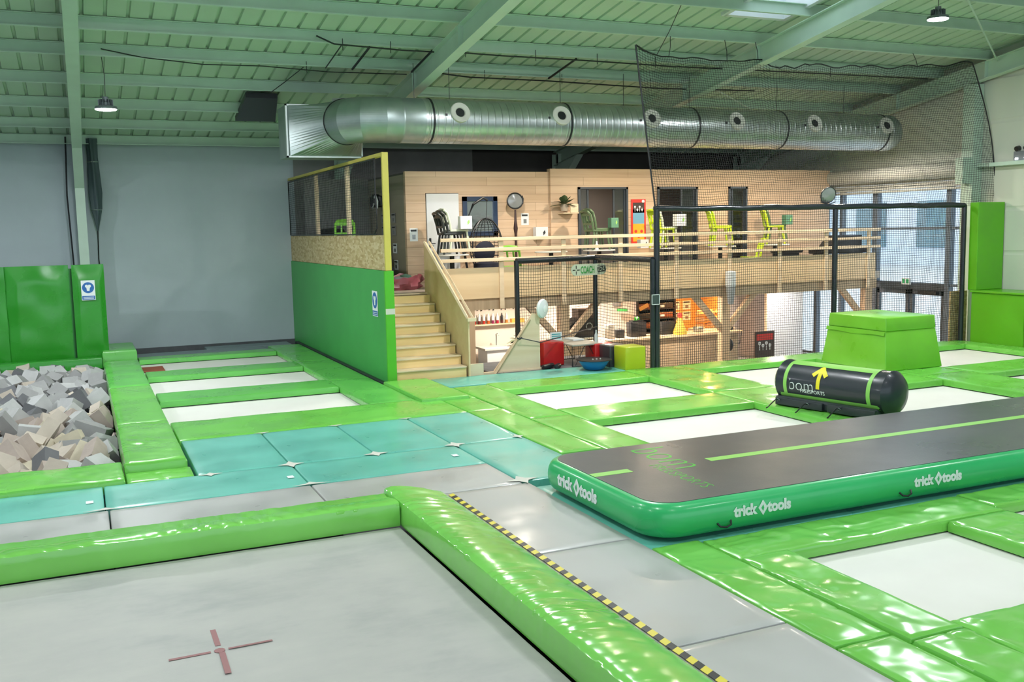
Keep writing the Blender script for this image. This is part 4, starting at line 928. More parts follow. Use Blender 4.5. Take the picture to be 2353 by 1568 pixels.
def table(x, y, label, proto_=[None]):
    if proto_[0] is None:
        t = thing('round_table', label, 'table', (x, y, 1.4), 0, 'round pedestal tables on the mezzanine')
        MB().lathe([(0, 0.70), (0.36, 0.70), (0.37, 0.71), (0.36, 0.73), (0, 0.73)], n=32).build('tabletop', 'offwhite', t, True)
        MB().lathe([(0.05, 0.05), (0.05, 0.70)], n=16).build('pedestal', 'black', t, True); MB().lathe([(0, 0), (0.24, 0), (0.23, 0.02), (0.05, 0.05)], n=24).build('base_plate', 'black', t, True)
        proto_[0] = t
    else: t = copy_tree(proto_[0], (x, y, 1.4), None, label)
TZ = 2.13
for x, lb in ((7.25, 'round table with the dark stacked chairs next to the white door'), (10.82, 'round table with the dark green chairs before the first sliding window'), (12.6, 'round table with the lime and white chairs beside the red poster'), (14.15, 'round table with two lime chairs before the narrow window'), (15.78, 'round table with lime and green chairs farthest to the right'), (9.6, 'empty round table between the disc lamp and the plant')):
    table(x, 19.55, lb)
for x, mats_, nm in ((7.2, ('chairblack', 'chairblack', 'chairwhite'), 'beside the white door'), (10.74, ('chairgreen', 'chairgreen'), 'before the first sliding window'), (12.5, ('chairlime', 'chairwhite'), 'beside the red poster'), (14.1, ('chairlime', 'chairlime'), 'before the narrow window'), (15.72, ('chairlime', 'chairgreen'), 'farthest to the right')):
    for k, mt in enumerate(mats_):
        cn = {'chairblack': 'black', 'chairwhite': 'whitish lime', 'chairgreen': 'dark green', 'chairlime': 'lime'}[mt]
        chair(mt, x+k*0.07, 19.55+k*0.0, TZ+k*0.035, 0.0 if x < 14 else -0.45, cn+' plastic chair on the table '+nm+(', lowest of its stack' if k == 0 else (', topmost of its stack' if k == len(mats_)-1 else ', middle of its stack')))
chair('chairlime', 14.75, 19.15, 1.4, 2.7, 'lime plastic chair standing on the floor behind the rails by the narrow window', 'plastic chairs on the mezzanine floor')
chair('chairfresh', 8.5, 19.1, 1.4, 0.8, 'fresh green plastic chair standing on the floor behind the rails near the disc lamp', 'plastic chairs on the mezzanine floor')
chair('chairfresh', 5.25, 20.8, 2.03, -1.9, 'fresh green plastic chair seen through the yellow framed net', 'plastic chairs on the mezzanine floor')
tag(MB().box(4.98, 5.62, 20.4, 21.4, 1.4, 2.03, 0.02).build('dark_cabinet', 'steel'), 'low dark cabinet seen through the yellow framed net', 'cabinet')
tag(MB().lathe([(0, -0.09), (0.25, -0.08), (0.33, 0.0), (0.28, 0.1), (0, 0.13)], n=24).build('round_pouf', 'black', None, True, loc=(5.34, 22.3, 2.62)), 'black round padded seat seen through the yellow framed net', 'seat')
tag(MB().box(5.0, 5.68, 21.9, 22.7, 1.4, 2.53).build('pale_cupboard', 'wallmid'), 'pale cupboard under the black round seat behind the framed net', 'cupboard')
tag(MB().box(-0.12, 0.12, -0.15, 0.15, 0, 0.3, 0.01).build('white_carton', 'white', None, loc=(5.1, 21.25, 2.03)), 'white carton beside the fresh green chair behind the framed net', 'box')
def card_box(x, y, z, w_, h_, mat, lb, mark='green'):
    t = thing('card_box', lb, 'box', (x, y, z), 0, 'small boxes set on the chairs and wall')
    MB().box(-w_/2, w_/2, -0.08, 0.08, 0, h_, 0.004).build('body', mat, t)
    MB().poly([(w_*0.12, -0.083, h_*0.3), (w_*0.3, -0.083, h_*0.5), (w_*0.25, -0.083, h_*0.75), (w_*0.08, -0.083, h_*0.55)], (0, 0.002, 0)).build('printed_mark', 'lime' if mark == 'green' else 'steel', t)
card_box(7.47, 19.3, 2.66, 0.26, 0.27, 'white', 'white box on the seats of the dark stacked chairs')
card_box(12.82, 19.3, 2.63, 0.27, 0.27, 'white', 'white box on the seats of the chairs beside the red poster')
card_box(11.05, 19.3, 2.62, 0.19, 0.22, simple('boxgreen', (0.09, 0.22, 0.14), 0.5), 'green box on the seats of the dark green chairs')
card_box(15.95, 19.3, 2.60, 0.2, 0.24, 'boxgreen', 'green and white box on the rightmost stacked chairs')
card_box(9.65, 20.18, 2.4, 0.3, 0.27, 'white', 'white dispenser box mounted on the plank wall right of the disc lamp', 'grey')
card_box(12.1, 19.75, 2.13, 0.22, 0.2, 'white', 'small white box behind the rails below the red poster', 'grey')
tag(MB().lathe([(0, 0), (0.04, 0), (0.04, 0.11), (0.018, 0.15), (0.018, 0.2), (0, 0.2)], n=14).build('bottle', 'print_w', None, True, loc=(10.62, 19.3, 2.13)), 'white bottle on the table with the dark green chairs', 'bottle')
# egg chair
t = thing('hanging_egg_chair', 'black wicker hanging egg chair with dark cushion on a curved stand', 'chair', (7.98, 19.55, 1.4))
MB().tube([(-0.05, 0.15, 0.02), (-0.32, 0.15, 0.35), (-0.42, 0.12, 0.9), (-0.36, 0.08, 1.4), (-0.2, 0.04, 1.78), (0.02, 0.0, 1.92), (0.12, 0, 1.86)], 0.028, 8).build('stand', 'black', t, True)
MB().lathe([(0.0, 0), (0.42, 0), (0.42, 0.03), (0.0, 0.03)], n=24).build('base_ring', 'black', t)
MB().tube([(0.1, 0, 1.86), (0.08, 0, 1.46)], 0.008, 6).build('chain', 'steel', t)
b = MB(); cx, cz, rx, rz_, ry = 0.08, 0.86, 0.36, 0.62, 0.34
def egg(a, el): return (cx+rx*math.cos(el)*math.cos(a), ry*math.cos(el)*math.sin(a)+0.05, cz+rz_*math.sin(el)*(1 if math.sin(el) > 0 else 0.92))
for k in range(13):
    a = math.radians(-15+210*k/12); b.tube([egg(a, math.radians(e)) for e in range(-90, 91, 12)], 0.007, 4, False)
for e in range(-75, 80, 7): b.tube([egg(math.radians(a), math.radians(e)) for a in range(-15, 200, 15)], 0.006 if e > -15 else 0.011, 4, False)
b.build('wicker_shell', 'black', t)
b = MB(); b.tube([egg(math.radians(-15), math.radians(e)) for e in range(-90, 91, 10)]+[egg(math.radians(195), math.radians(e)) for e in range(90, -91, -10)], 0.016, 6); b.build('shell_rim', 'black', t, True)
MB().lathe([(0, 0.30), (0.2, 0.33), (0.3, 0.42), (0.3, 0.52), (0.0, 0.56)], (cx, 0.0, 0), n=20).build('seat_cushion', simple('cushnavy', (0.012, 0.014, 0.03), 0.8), t, True)
MB().lathe([(0, -0.05), (0.2, -0.04), (0.25, 0), (0.2, 0.05), (0, 0.06)], (cx, 0.14, 0.75), (0, 1, 0.2), 20).build('back_cushion', 'cushnavy', t, True)
# round disc lamp on turned pole
t = thing('disc_lamp', 'black-rimmed grey glass disc lamp on a dark turned pole', 'lamp', (8.95, 20.0, 1.4))
MB().lathe([(0, 0), (0.16, 0), (0.16, 0.02), (0.03, 0.06), (0.03, 0.8), (0.022, 1.0), (0.028, 1.12), (0.05, 1.25), (0.028, 1.42), (0.02, 1.66)], n=16).build('pole', 'darkwood', t, True)
b = MB(); b.tube([(0.19*math.cos(a), 0.0, 1.86+0.17*math.sin(a)) for a in [2*math.pi*k/32 for k in range(33)]], 0.018, 8, False); b.build('rim', 'black', t, True)
MB().lathe([(0, -0.02), (0.1, -0.012), (0.175, 0.0), (0.175, 0.01), (0, 0.01)], (0, 0, 1.86), (0, 1, 0), 28).build('glass_disc', simple('greyglass', (0.30, 0.31, 0.31), 0.15, 0.3), t, True)
MB().tube([(0.19, 0.03, 1.98), (0.22, 0.03, 1.9), (0.2, 0.03, 1.78)], 0.01, 6).build('bracket', 'black', t, True)
# flood light on the net frame
t = thing('flood_light', 'round black flood light with a grey lens on top of the net frame', 'light', (13.83, 15.5, 3.0))
MB().lathe([(0.0, -0.12), (0.09, -0.11), (0.15, -0.05), (0.175, 0.0), (0.165, 0.01), (0.16, 0.0)], (0, 0, 0.18), (-0.15, -1, -0.35), 28).build('housing', 'black', t, True)
MB().lathe([(0.0, 0.02), (0.10, 0.014), (0.162, 0.0)], (0, 0, 0.18), (-0.15, -1, -0.35), 28).build('lens', 'greyglass', t, True)
MB().tube([(-0.18, 0, 0.2), (-0.18, 0, 0.04), (0, 0, 0.0), (0.18, 0, 0.04), (0.18, 0, 0.2)], 0.01, 6).build('bracket', 'black', t, True)
# wall items
t = thing('ice_cream_poster', 'tall red bordered ice cream poster between the sliding windows', 'poster', (12.27, 20.23, 2.22))
rb_ = MB().box(-0.2, 0.2, -0.012, 0, 0, 1.06).build('red_border', simple('posterred', (0.68, 0.04, 0.03), 0.4), t)
MB().box(-0.155, 0.155, -0.016, -0.012, 0.06, 0.48).build('lower_field', simple('posterorange', (0.85, 0.42, 0.03), 0.4), rb_)
MB().box(-0.155, 0.155, -0.016, -0.012, 0.48, 0.82).build('blue_field', simple('posterblue', (0.16, 0.38, 0.55), 0.4), rb_)
MB().box(-0.155, 0.155, -0.016, -0.012, 0.74, 0.98).build('black_field', simple('posterblack', (0.06, 0.04, 0.035), 0.4), rb_)
b = MB()
for k in range(4): b.lathe([(0, 0), (0.026, 0), (0, 0.004)], (-0.1+k*0.065, -0.017, 0.88-(k % 2)*0.07), (0, -1, 0), 12); b.box(-0.106+k*0.065, -0.094+k*0.065, -0.018, -0.016, 0.77, 0.86)
b.build('white_pictures', 'print_w', t)
b = MB()
for k in range(3): b.lathe([(0, 0), (0.04, 0), (0, 0.004)], (-0.08+k*0.08, -0.017, 0.3-(k % 2)*0.12), (0, -1, 0), 12)
b.build('coloured_pictures', 'posterred', rb_)
MB().lathe([(0, 0), (0.04, 0), (0, 0.004)], (0.13, -0.014, 1.01), (0, -1, 0), 14).build('heart_emblem', 'print_w', rb_)
def notice(x, y, z, w_, h_, lb, dark=False):
    t = thing('paper_notice', lb, 'notice', (x, y, z), 0, 'paper notices on the walls')
    sh_ = MB().box(-w_/2, w_/2, -0.004, 0, 0, h_).build('sheet', 'print_w' if not dark else simple('noticegrey', (0.3, 0.29, 0.28), 0.6), t)
    MB().box(-w_*0.4, w_*0.35, -0.006, -0.004, h_*0.75, h_*0.9).build('heading', 'steel', sh_); MB().box(-w_*0.2, w_*0.2, -0.006, -0.004, h_*0.15, h_*0.5).build('picture', 'greyglass', sh_); return t
notice(9.32, 20.3, 2.72, 0.19, 0.27, 'grey and white notice on the plank wall right of the disc lamp'); notice(6.66, 20.3, 2.42, 0.18, 0.28, 'white notice pinned left of the white door')
for k, (yy, zz, dk) in enumerate(((22.0, 2.83, 1), (21.2, 2.83, 1), (22.0, 2.55, 1), (21.2, 2.55, 1), (21.15, 2.15, 0), (21.1, 1.78, 0))):
    o = notice(6.49, yy, zz, 0.3, 0.22, 'notice on the olive corridor wall, '+['upper far one', 'upper near one', 'second row far one', 'second row near one', 'pale one at mid height', 'pale lowest one'][k], bool(dk)); o.rotation_euler = (0, 0, -math.pi/2)
t = thing('hanging_skates', 'black and white skates hanging high on the corridor wall', 'skates', (6.3, 21.9, 3.2), -math.pi/2)
t.scale = (1.3, 1, 0.8)
MB().lathe([(0, -0.02), (0.12, 0.0), (0.15, 0.12), (0.13, 0.26), (0.08, 0.36), (0, 0.38)], n=14).build('black_boot', 'black', t, True)
MB().lathe([(0, 0), (0.10, 0.02), (0.11, 0.14), (0.10, 0.26), (0, 0.3)], (0.3, 0, 0.02), n=14).build('black_boot', 'black', t, True)
MB().tube([(0.2, -0.1, 0.25), (0.33, -0.13, 0.3), (0.4, -0.12, 0.15), (0.36, -0.12, -0.05)], 0.03, 6).build('white_blade', 'print_w', t, True)
MB().tube([(0.05, -0.1, 0.0), (0.12, -0.12, -0.04), (0.14, -0.1, 0.1)], 0.025, 6).build('white_blade', 'print_w', t, True)
tag(MB().box(5.95, 6.55, 22.95, 23.2, 1.4, 1.9, 0.03).build('dark_crate', 'black', None, True), 'dark crate behind the burgundy bag in the corridor', 'crate')
t = thing('cloth_bag', 'open burgundy bag with green and grey clothes on the landing', 'bag', (6.2, 19.95, 1.4))
t.scale = (1.15, 1.0, 1.1)
b = MB()
def bagf(u, v_):
    a = 2*math.pi*u; r = [0.34, 0.42, 0.44, 0.42, 0.43][min(4, int(v_*4.001))]*(1+0.3*noise.noise(V((math.cos(a)*2, math.sin(a)*2, v_*3))))
    return (r*math.cos(a), 0.6*r*math.sin(a), 0.26*v_+0.13*noise.noise(V((math.cos(a)*2.4, math.sin(a)*2.4, 5)))*v_)
b.grid(bagf, 36, 4); b.build('bag_shell', simple('burgundy', (0.28, 0.07, 0.09), 0.35), t, True)
MB().lathe([(0.26, 0.12), (0.2, 0.24), (0, 0.27)], n=14).build('grey_clothes', simple('clothgrey', (0.2, 0.19, 0.2), 0.9), t, True)
MB().lathe([(0.13, 0.2), (0.1, 0.28), (0, 0.31)], (0.1, -0.05, 0), n=10).build('green_cloth', simple('clothgreen', (0.06, 0.14, 0.10), 0.9), t, True)
tag(MB().box(5.75, 6.35, 20.75, 21.05, 1.4, 1.86, 0.04).build('black_suitcase', 'charcoal', None, True), 'black hard case standing behind the burgundy bag', 'case')
# plant shelf on the plank wall
def leafy(t, cx, cy, cz, n_, ln, mat, seed, spread=1.0):
    r_ = random.Random(seed); b = MB()
    for k in range(n_):
        a = r_.uniform(0, 6.28); el = r_.uniform(0.1, 1.3); L0 = ln*r_.uniform(0.7, 1.1)
        d = V((math.cos(a)*math.cos(el)*spread, math.sin(a)*math.cos(el)*0.8, math.sin(el))); s_ = d.cross(V((0, 0, 1)))
        s_ = s_.normalized() if s_.length > 0.01 else V((1, 0, 0)); base = V((cx, cy, cz))+d*L0*0.15; pts = []
        for i in range(7):
            u_ = i/6; w_ = L0*0.24*math.sin(math.pi*min(1, u_*0.92+0.06)); c = base+d*L0*u_+V((0, 0, -L0*0.35*u_*u_)); pts.append((c-s_*w_, c+V((0, 0, -w_*0.25)), c+s_*w_))
        for p0, p1 in zip(pts, pts[1:]):
            for q in (0, 1): b.bm.faces.new([b.bm.verts.new(v_) for v_ in (p0[q], p0[q+1], p1[q+1], p1[q])])
    o = b.build('foliage', mat, t, True); return o
t = thing('potted_plant', 'dark leafy plant in a pale pot on the small wall shelf', 'plant', (10.2, 20.05, 3.02))
MB().lathe([(0, 0), (0.08, 0), (0.10, 0.16), (0.085, 0.16), (0, 0.14)], n=16).build('pot', simple('potbeige', (0.40, 0.33, 0.25), 0.6), t, True)
leafy(t, 0, 0, 0.13, 26, 0.30, 'leaf', 4)
t = thing('wall_shelf', 'small pine box shelf under the wall plant', 'shelf', (10.3, 20.22, 2.96))
MB().box(-0.18, 0.22, -0.28, 0, 0, 0.025).build('board', 'pine', t); MB().box(0.0, 0.2, -0.29, -0.265, 0.02, 0.22).build('front_frame', 'pine', t)
# black foosball-like low bench furniture at the glazed end
t = thing('black_bench', 'low black bench behind the rails near the black net post', 'bench', (16.25, 19.7, 1.4))
MB().box(-0.35, 0.4, -0.2, 0.2, 0.5, 0.62, 0.04).build('seat', 'black', t, True); MB().box(-0.3, 0.3, -0.15, 0.15, 0.0, 0.5).build('base', 'black', t)
t = thing('covered_table_game', 'black covered games table at the glazed end of the mezzanine', 'games table', (17.7, 19.4, 1.4))
MB().box(-0.75, 0.65, -0.3, 0.3, 0.45, 0.62, 0.03).build('body', 'black', t, True)
MB().poly([(-0.5, -0.2, 0.62), (0.55, -0.2, 0.62), (0.55, -0.2, 0.9), (-0.25, -0.2, 0.9)], (0, 0.4, 0)).build('raised_cover', 'black', t)
for sx in (-0.6, 0.5): MB().box(sx-0.04, sx+0.04, -0.25, 0.25, 0, 0.45).build('leg', 'black', t)
# ================================================================ DUCT
DY, DZ, DR = 17.7, 4.69, 0.415
t = thing('ventilation_duct', 'long round galvanised ventilation duct with six nozzles hanging over the mezzanine', 'duct', (0, 0, 0))
MB().lathe([(DR, 6.0), (DR, 17.35)], (0, DY, DZ), (1, 0, 0), 64).build('spiral_pipe', 'galvrib', t, True)
MB().lathe([(DR, 5.25), (DR, 5.55), (DR+0.006, 5.56), (DR+0.006, 5.6), (DR, 5.61), (DR, 6.0)], (0, DY, DZ), (1, 0, 0), 64).build('smooth_pipe', 'galv', t, True)
MB().lathe([(DR, 17.35), (DR, 17.45), (DR*0.97, 17.55), (DR*0.85, 17.65), (DR*0.6, 17.72), (0, 17.75)], (0, DY, DZ), (1, 0, 0), 64).build('end_cap', 'galv', t, True)
for xx in (6.15, 9.0, 12.0, 14.3, 17.2): MB().lathe([(DR+0.001, xx-0.02), (DR+0.012, xx-0.015), (DR+0.012, xx+0.015), (DR+0.001, xx+0.02)], (0, DY, DZ), (1, 0, 0), 64).build('black_collar', 'black', t, True)
for xx in (6.66, 8.78, 10.84, 12.94, 15.03, 17.12):
    a = math.radians(18); c = V((xx, DY-DR*math.cos(a), DZ+DR*math.sin(a))); n_ = V((0, -math.cos(a), math.sin(a)))
    nz_ = MB().lathe([(0.19, -0.05), (0.195, 0.02), (0.18, 0.035), (0.10, 0.02), (0.085, 0.0), (0.08, -0.05)], tuple(c), tuple(n_), 32).build('nozzle', 'offwhite', t, True)
    MB().lathe([(0, 0.005), (0.085, 0.005)], tuple(c), tuple(n_), 24).build('nozzle_mouth', 'black', nz_)
    MB().box(xx-0.30, xx-0.26, DY-DR-0.012, DY-DR+0.03, DZ+0.06, DZ+0.10).build('test_cap', 'black', t)
# square to round transition and mitred elbow
b = MB(); nn = 64; c1 = V((4.70, 18.15, DZ)); ring0, ring1 = [], []
for k in range(nn):
    a = 2*math.pi*k/nn; ca, sa = math.cos(a), math.sin(a); q = 1/max(abs(ca), abs(sa))
    ring0.append(b.bm.verts.new((4.43+0.70*ca*q, 18.75, 4.565+0.475*sa*q))); ring1.append(b.bm.verts.new((c1.x+DR*ca, c1.y, c1.z+DR*sa)))
for k in range(nn): b.bm.faces.new((ring0[k], ring0[(k+1) % nn], ring1[(k+1) % nn], ring1[k]))
b.build('square_transition', 'galv', t)
b = MB(); rings = []
for k in range(4):   # segmented elbow turning from -y to +x
    ang_ = math.radians(90*k/3); cx_, cy_ = 5.02, 18.15; rad = 0.6
    # centre line from (4.42,18.15) to (5.02,17.55->DY)
    ctr = V((5.25-0.55*math.cos(ang_), 18.15-0.45*math.sin(ang_), DZ)); nx_, ny_ = math.cos(ang_), math.sin(ang_)
    rings.append([b.bm.verts.new((ctr.x+DR*math.cos(2*math.pi*j/nn)*nx_, ctr.y+DR*math.cos(2*math.pi*j/nn)*ny_*1.0, DZ+DR*math.sin(2*math.pi*j/nn))) for j in range(nn)])
for r0, r1 in zip(rings, rings[1:]):
    for j in range(nn): b.bm.faces.new((r0[j], r0[(j+1) % nn], r1[(j+1) % nn], r1[j]))
b.build('elbow', 'galv', t)
b = MB(); b.tube([(c1.x+(DR+0.004)*math.cos(a), c1.y, c1.z+(DR+0.004)*math.sin(a)) for a in [2*math.pi*k/48 for k in range(49)]], 0.012, 6, False); b.build('black_collar', 'black', t, True)
MB().box(3.71, 5.15, 18.78, 19.5, 4.08, 5.05).build('square_box', 'galv', t)
b = MB()
for xa, xb, za, zb in ((3.70, 3.73, 4.07, 5.06), (5.13, 5.16, 4.07, 5.06), (3.70, 5.16, 4.07, 4.10), (3.70, 5.16, 5.03, 5.06)): b.box(xa, xb, 18.72, 18.79, za, zb)
b.build('flange', simple('brightsteel', (0.72, 0.75, 0.74), 0.35, 0.6), t)
b = MB(); b.poly([(3.25, 21.9, roofz(21.9)-0.24), (4.1, 21.9, roofz(21.9)-0.24), (3.85, 20.2, roofz(20.2)-0.22), (3.22, 20.2, roofz(20.2)-0.22)], (0, 0, 0.1)); b.build('dark_roof_slot', 'black', t)  # flat black sheet stands for the dark recess in the roof
MB().tube([(4.6, 18.7, 5.1), (4.6, 18.7, 5.16), (5.5, 18.3, 5.16)], 0.03, 4).build('support_channel', 'brightsteel', t)
b = MB()
for xx in (5.9, 6.6, 8.95, 10.4, 12.0, 14.3, 16.2): b.tube([(xx, DY, DZ+DR), (xx, DY, roofz(DY)-0.2)], 0.006, 5)
b.build('hanging_wire', 'black', t)
# cables under the purlins
def cable(pts, lb, r=0.014): tag(MB().tube(pts, r, 6).build('ceiling_cable', 'black', None, True), lb, 'cable', 'black cables strung under the roof')
z1, z2 = roofz(16.87)-0.25, roofz(18.13)-0.25
cable([(3.9, 16.8, z1+0.14), (4.2, 16.8, z1+0.02), (4.8, 16.8, z1), (5.4, 16.8, z1-0.02), (6.0, 16.8, z1-0.02)], 'black cable drooping from a purlin towards the middle rafter')
cable([(6.25, 16.8, z1), (7.4, 16.8, z1-0.02), (9.0, 16.8, z1-0.02), (11, 16.8, z1-0.04), (14, 16.8, z1-0.02), (17.8, 16.8, z1)], 'black cable with clips running above the netting')
cable([(0.55, 18.1, z2+0.16), (1.2, 18.1, z2+0.05), (2.2, 18.1, z2-0.02), (3.2, 18.1, z2-0.0), (4.4, 18.1, z2-0.05), (5.9, 18.1, z2-0.03)], 'thin black cable from the left lamp towards the duct', 0.010)
cable([(6.4, 18.1, z2+0.03), (7.2, 18.1, z2-0.03), (8.8, 18.1, z2-0.03), (11.5, 18.1, z2-0.08), (14, 18.1, z2-0.04)], 'black cable just above the duct')
for x, lb in ((4.35, 'thin black rod between two purlins left of the duct box'), (4.85, 'thick black rod between two purlins above the duct box'), (6.0, 'dark rod beside the middle rafter'), (8.9, 'dark rod between purlins above the duct')):
    cable([(x, 18.1, z2+0.02), (x, 16.9, z1+0.02)], lb, 0.012 if x < 4.5 else 0.022)
cable([(3.6, 19.5, roofz(19.5)-0.3), (3.75, 18.9, roofz(18.9)-0.28), (3.95, 18.15, z2+0.02)], 'thin wire curving down to the duct box', 0.008)
b = MB()
for x in (4.35, 5.2, 6.6, 8.0, 9.3, 10.6, 12.6, 15.0): b.tube([(x, 16.8, z1-0.08), (x, 16.8, z1+0.12)], 0.007, 5)
for x in (4.0, 7.5, 9.2, 11.3): b.tube([(x, 18.1, z2-0.08), (x, 18.1, z2+0.12)], 0.006, 5)
tag(b.build('cable_clips', 'black'), 'short black clips holding the cables to the purlins', 'clips')
# ================================================================ NETS AND BLACK FRAMES
def net(f, nu, nv, r, seg=24, amp=0.006, seed=0):
    b = MB()
    def g(u, v_):
        p = V(f(u, v_)); k = V((noise.noise(p*1.6+V((seed, 0, 0))), noise.noise(p*1.6+V((0, seed, 7))), noise.noise(p*1.6+V((3, 0, seed)))))
        return p+k*amp*4
    for i in range(nu+1): b.tube([g(i/nu, j/seg) for j in range(seg+1)], r, 3, False)
    sg = int(seg*1.6)
    for j in range(nv+1): b.tube([g(i/sg, j/nv) for i in range(sg+1)], r, 3, False)
    return b
t = thing('protective_net', 'big black net hanging from the roof behind the trampolines, with padded frame', 'net', (0, 0, 0))
net(lambda u, v_: (9.78+7.87*u, 15.52, 0.0+2.95*v_), 165, 62, 0.0042, 30, 0.005, 1).build('lower_netting', 'net', t)
top = [(0, 9.38, 5.88), (0.03, 9.7, 5.74), (0.09, 10.1, 5.70), (0.16, 10.7, 5.72), (0.24, 11.4, 5.69), (0.31, 12.1, 5.75), (0.35, 12.6, 5.62), (0.45, 13.3, 5.70), (0.6, 14.6, 5.72), (0.8, 16.2, 5.82), (1, 17.75, 5.97)]
def topf(u):
    for a, c in zip(top, top[1:]):
        if u <= c[0]:
            k = (u-a[0])/(c[0]-a[0]); sc = 0.035*math.sin(k*math.pi*3)
            return a[1]*(1-k)+c[1]*k, a[2]*(1-k)+c[2]*k+sc*(1 if u > 0.3 else 0.4)
    return top[-1][1], top[-1][2]
def upper(u, v_):
    tx, tz = topf(u); bx = 9.78+8.78*u; bz = 2.95
    k = v_; xr = bx*(1-k)+tx*k + (0.20*math.sin(math.pi*k)*u**6)
    return (xr, 15.52+0.05*math.sin(u*9)*k, bz*(1-k)+tz*k)
net(upper, 175, 62, 0.0036, 30, 0.008, 2).build('upper_netting', 'net', t)
MB().tube([upper(0, v_/10) for v_ in range(11)], 0.016, 6).build('edge_rope', 'black', t, True)
MB().tube([upper(u/60, 1) for u in range(61)], 0.012, 6).build('edge_rope', 'black', t, True)
MB().tube([upper(1, v_/12) for v_ in range(13)], 0.014, 6).build('edge_rope', 'black', t, True)
for xx, zt in ((9.79, 2.98), (14.02, 2.90), (17.60, 2.95)):
    MB().tube([(xx, 15.5, -0.1), (xx, 15.5, 0.8), (xx, 15.5, 1.9), (xx, 15.5, zt)], 0.055, 12).build('padded_post', 'blackpad', t, True)
MB().tube([(9.75, 15.5, 2.96)]+[(9.75+7.85*k/20, 15.5, 2.95+0.01*math.sin(k*2.1)) for k in range(1, 21)], 0.055, 12).build('padded_bar', 'blackpad', t, True)
b = MB()
for x0_, y0_, z0_, u in ((9.4, 14.1, roofz(14.1)-0.21, 0.05), (10.1, 15.5, roofz(15.5)-0.2, 0.09), (11.3, 15.5, roofz(15.5)-0.2, 0.24), (12.0, 15.5, roofz(15.5)-0.2, 0.31), (16.0, 15.5, roofz(15.5)-0.2, 0.8)):
    e = upper(u, 1); MB().tube([(x0_, y0_, z0_), ((x0_+e[0])/2+0.02, (y0_+e[1])/2, (z0_+e[2])/2), e], 0.007, 5).build('suspension_cord', 'black', t)
tag(MB().box(9.62, 9.79, 15.40, 15.43, 1.19, 1.38).build('small_notice_plate', simple('platedark', (0.05, 0.07, 0.07), 0.3)), 'small square plate with white border on the paired black posts', 'plate')
b = MB()
for xa, xb, za, zb in ((9.62, 9.79, 1.37, 1.38), (9.62, 9.79, 1.19, 1.2), (9.62, 9.63, 1.19, 1.38), (9.78, 9.79, 1.19, 1.38)): b.box(xa, xb, 15.396, 15.40, za, zb)
o = b.build('plate_border', 'print_w'); o.parent = bpy.data.objects['small_notice_plate']
tag(MB().box(-0.11, 0.09, -0.005, 0.005, -0.035, 0.035).build('orange_tag', simple('orangetag', (0.75, 0.2, 0.03), 0.5), None, loc=(9.47, 15.42, 1.16)), 'orange tag tilted beside the square plate on the black posts', 'tag').rotation_euler = (0, -0.4, 0)
# coach zone enclosure
A_, B_, C_ = V((9.70, 15.5, 0)), V((9.64, 17.6, 0)), V((7.72, 17.25, 0))
t = thing('coach_zone_enclosure', 'black padded corner frame with netting around the coach zone', 'frame', (0, 0, 0))
for p, z0 in ((A_, -0.1), (B_, 0), (C_, 0)): MB().tube([(p.x, p.y, z0), (p.x, p.y, 1.0), (p.x, p.y, 2.03)], 0.05, 12).build('padded_post', 'blackpad', t, True)
MB().tube([(A_.x, A_.y, 2.02), (B_.x, B_.y, 2.03)], 0.055, 12).build('padded_bar', 'blackpad', t, True)
MB().tube([(B_.x, B_.y, 2.03), (8.7, 17.42, 2.02), (C_.x, C_.y, 2.02)], 0.055, 12).build('padded_bar', 'blackpad', t, True)
net(lambda u, v_: (A_.x+(B_.x-A_.x)*u, A_.y+(B_.y-A_.y)*u, 0.0+1.98*v_), 34, 34, 0.0042, 16, 0.007, 5).build('side_netting', 'net', t)
net(lambda u, v_: (B_.x+(C_.x-B_.x)*u, B_.y+(C_.y-B_.y)*u, 0.0+1.98*v_), 34, 34, 0.0042, 16, 0.007, 6).build('front_netting', 'net', t)
# coach zone sign
d_ = (B_-C_).normalized(); n_ = V((d_.y, -d_.x, 0)); o_ = C_+d_*1.28+n_*0.09; Z = V((0, 0, 1))
t = thing('coach_zone_sign', 'cream COACH ZONE sign with black cross hanging from the black bar', 'sign', (0, 0, 0))
b = MB(); pts = []
for k in range(9): a = math.radians(-90+180*k/8); pts.append(o_+d_*(0.78+0.115*math.cos(a))+Z*(1.79+0.115*math.sin(a)))
for k in range(9): a = math.radians(90+180*k/8); pts.append(o_+d_*(0.10+0.115*math.cos(a))+Z*(1.79+0.115*math.sin(a)))
b.poly(pts, -n_*0.01); b.build('board', simple('signcream', (0.62, 0.66, 0.50), 0.5), t)
text('COACH', 0.2, o_+d_*0.225+Z*1.72+n_*0.004, d_, Z, 'panel', 'sign_lettering', t, 0.002, 0.004, 0.49)
b = MB()
def sb(u0, u1, z0, z1, rot=0, cu=0, cz=0):
    ps = [(u0, z0), (u1, z0), (u1, z1), (u0, z1)]
    if rot: ps = [(cu+(u-cu)*math.cos(rot)-(z-cz)*math.sin(rot), cz+(u-cu)*math.sin(rot)+(z-cz)*math.cos(rot)) for u, z in ps]
    b.poly([o_+d_*u+Z*z+n_*0.003 for u, z in ps], n_*0.003)
sb(0.02, 0.09, 1.782, 1.798); sb(0.13, 0.2, 1.782, 1.798); sb(0.102, 0.118, 1.70, 1.765); sb(0.102, 0.118, 1.815, 1.88); sb(0.66, 0.87, 1.735, 1.845, 0.16, 0.76, 1.79)
b.build('black_marks', 'black', t)
text('ZONE', 0.105, o_+d_*0.672+Z*1.742+n_*0.008, (d_+Z*0.16), (Z-d_*0.16), 'signcream', 'sign_lettering', t, 0.002, 0.002, 0.62)
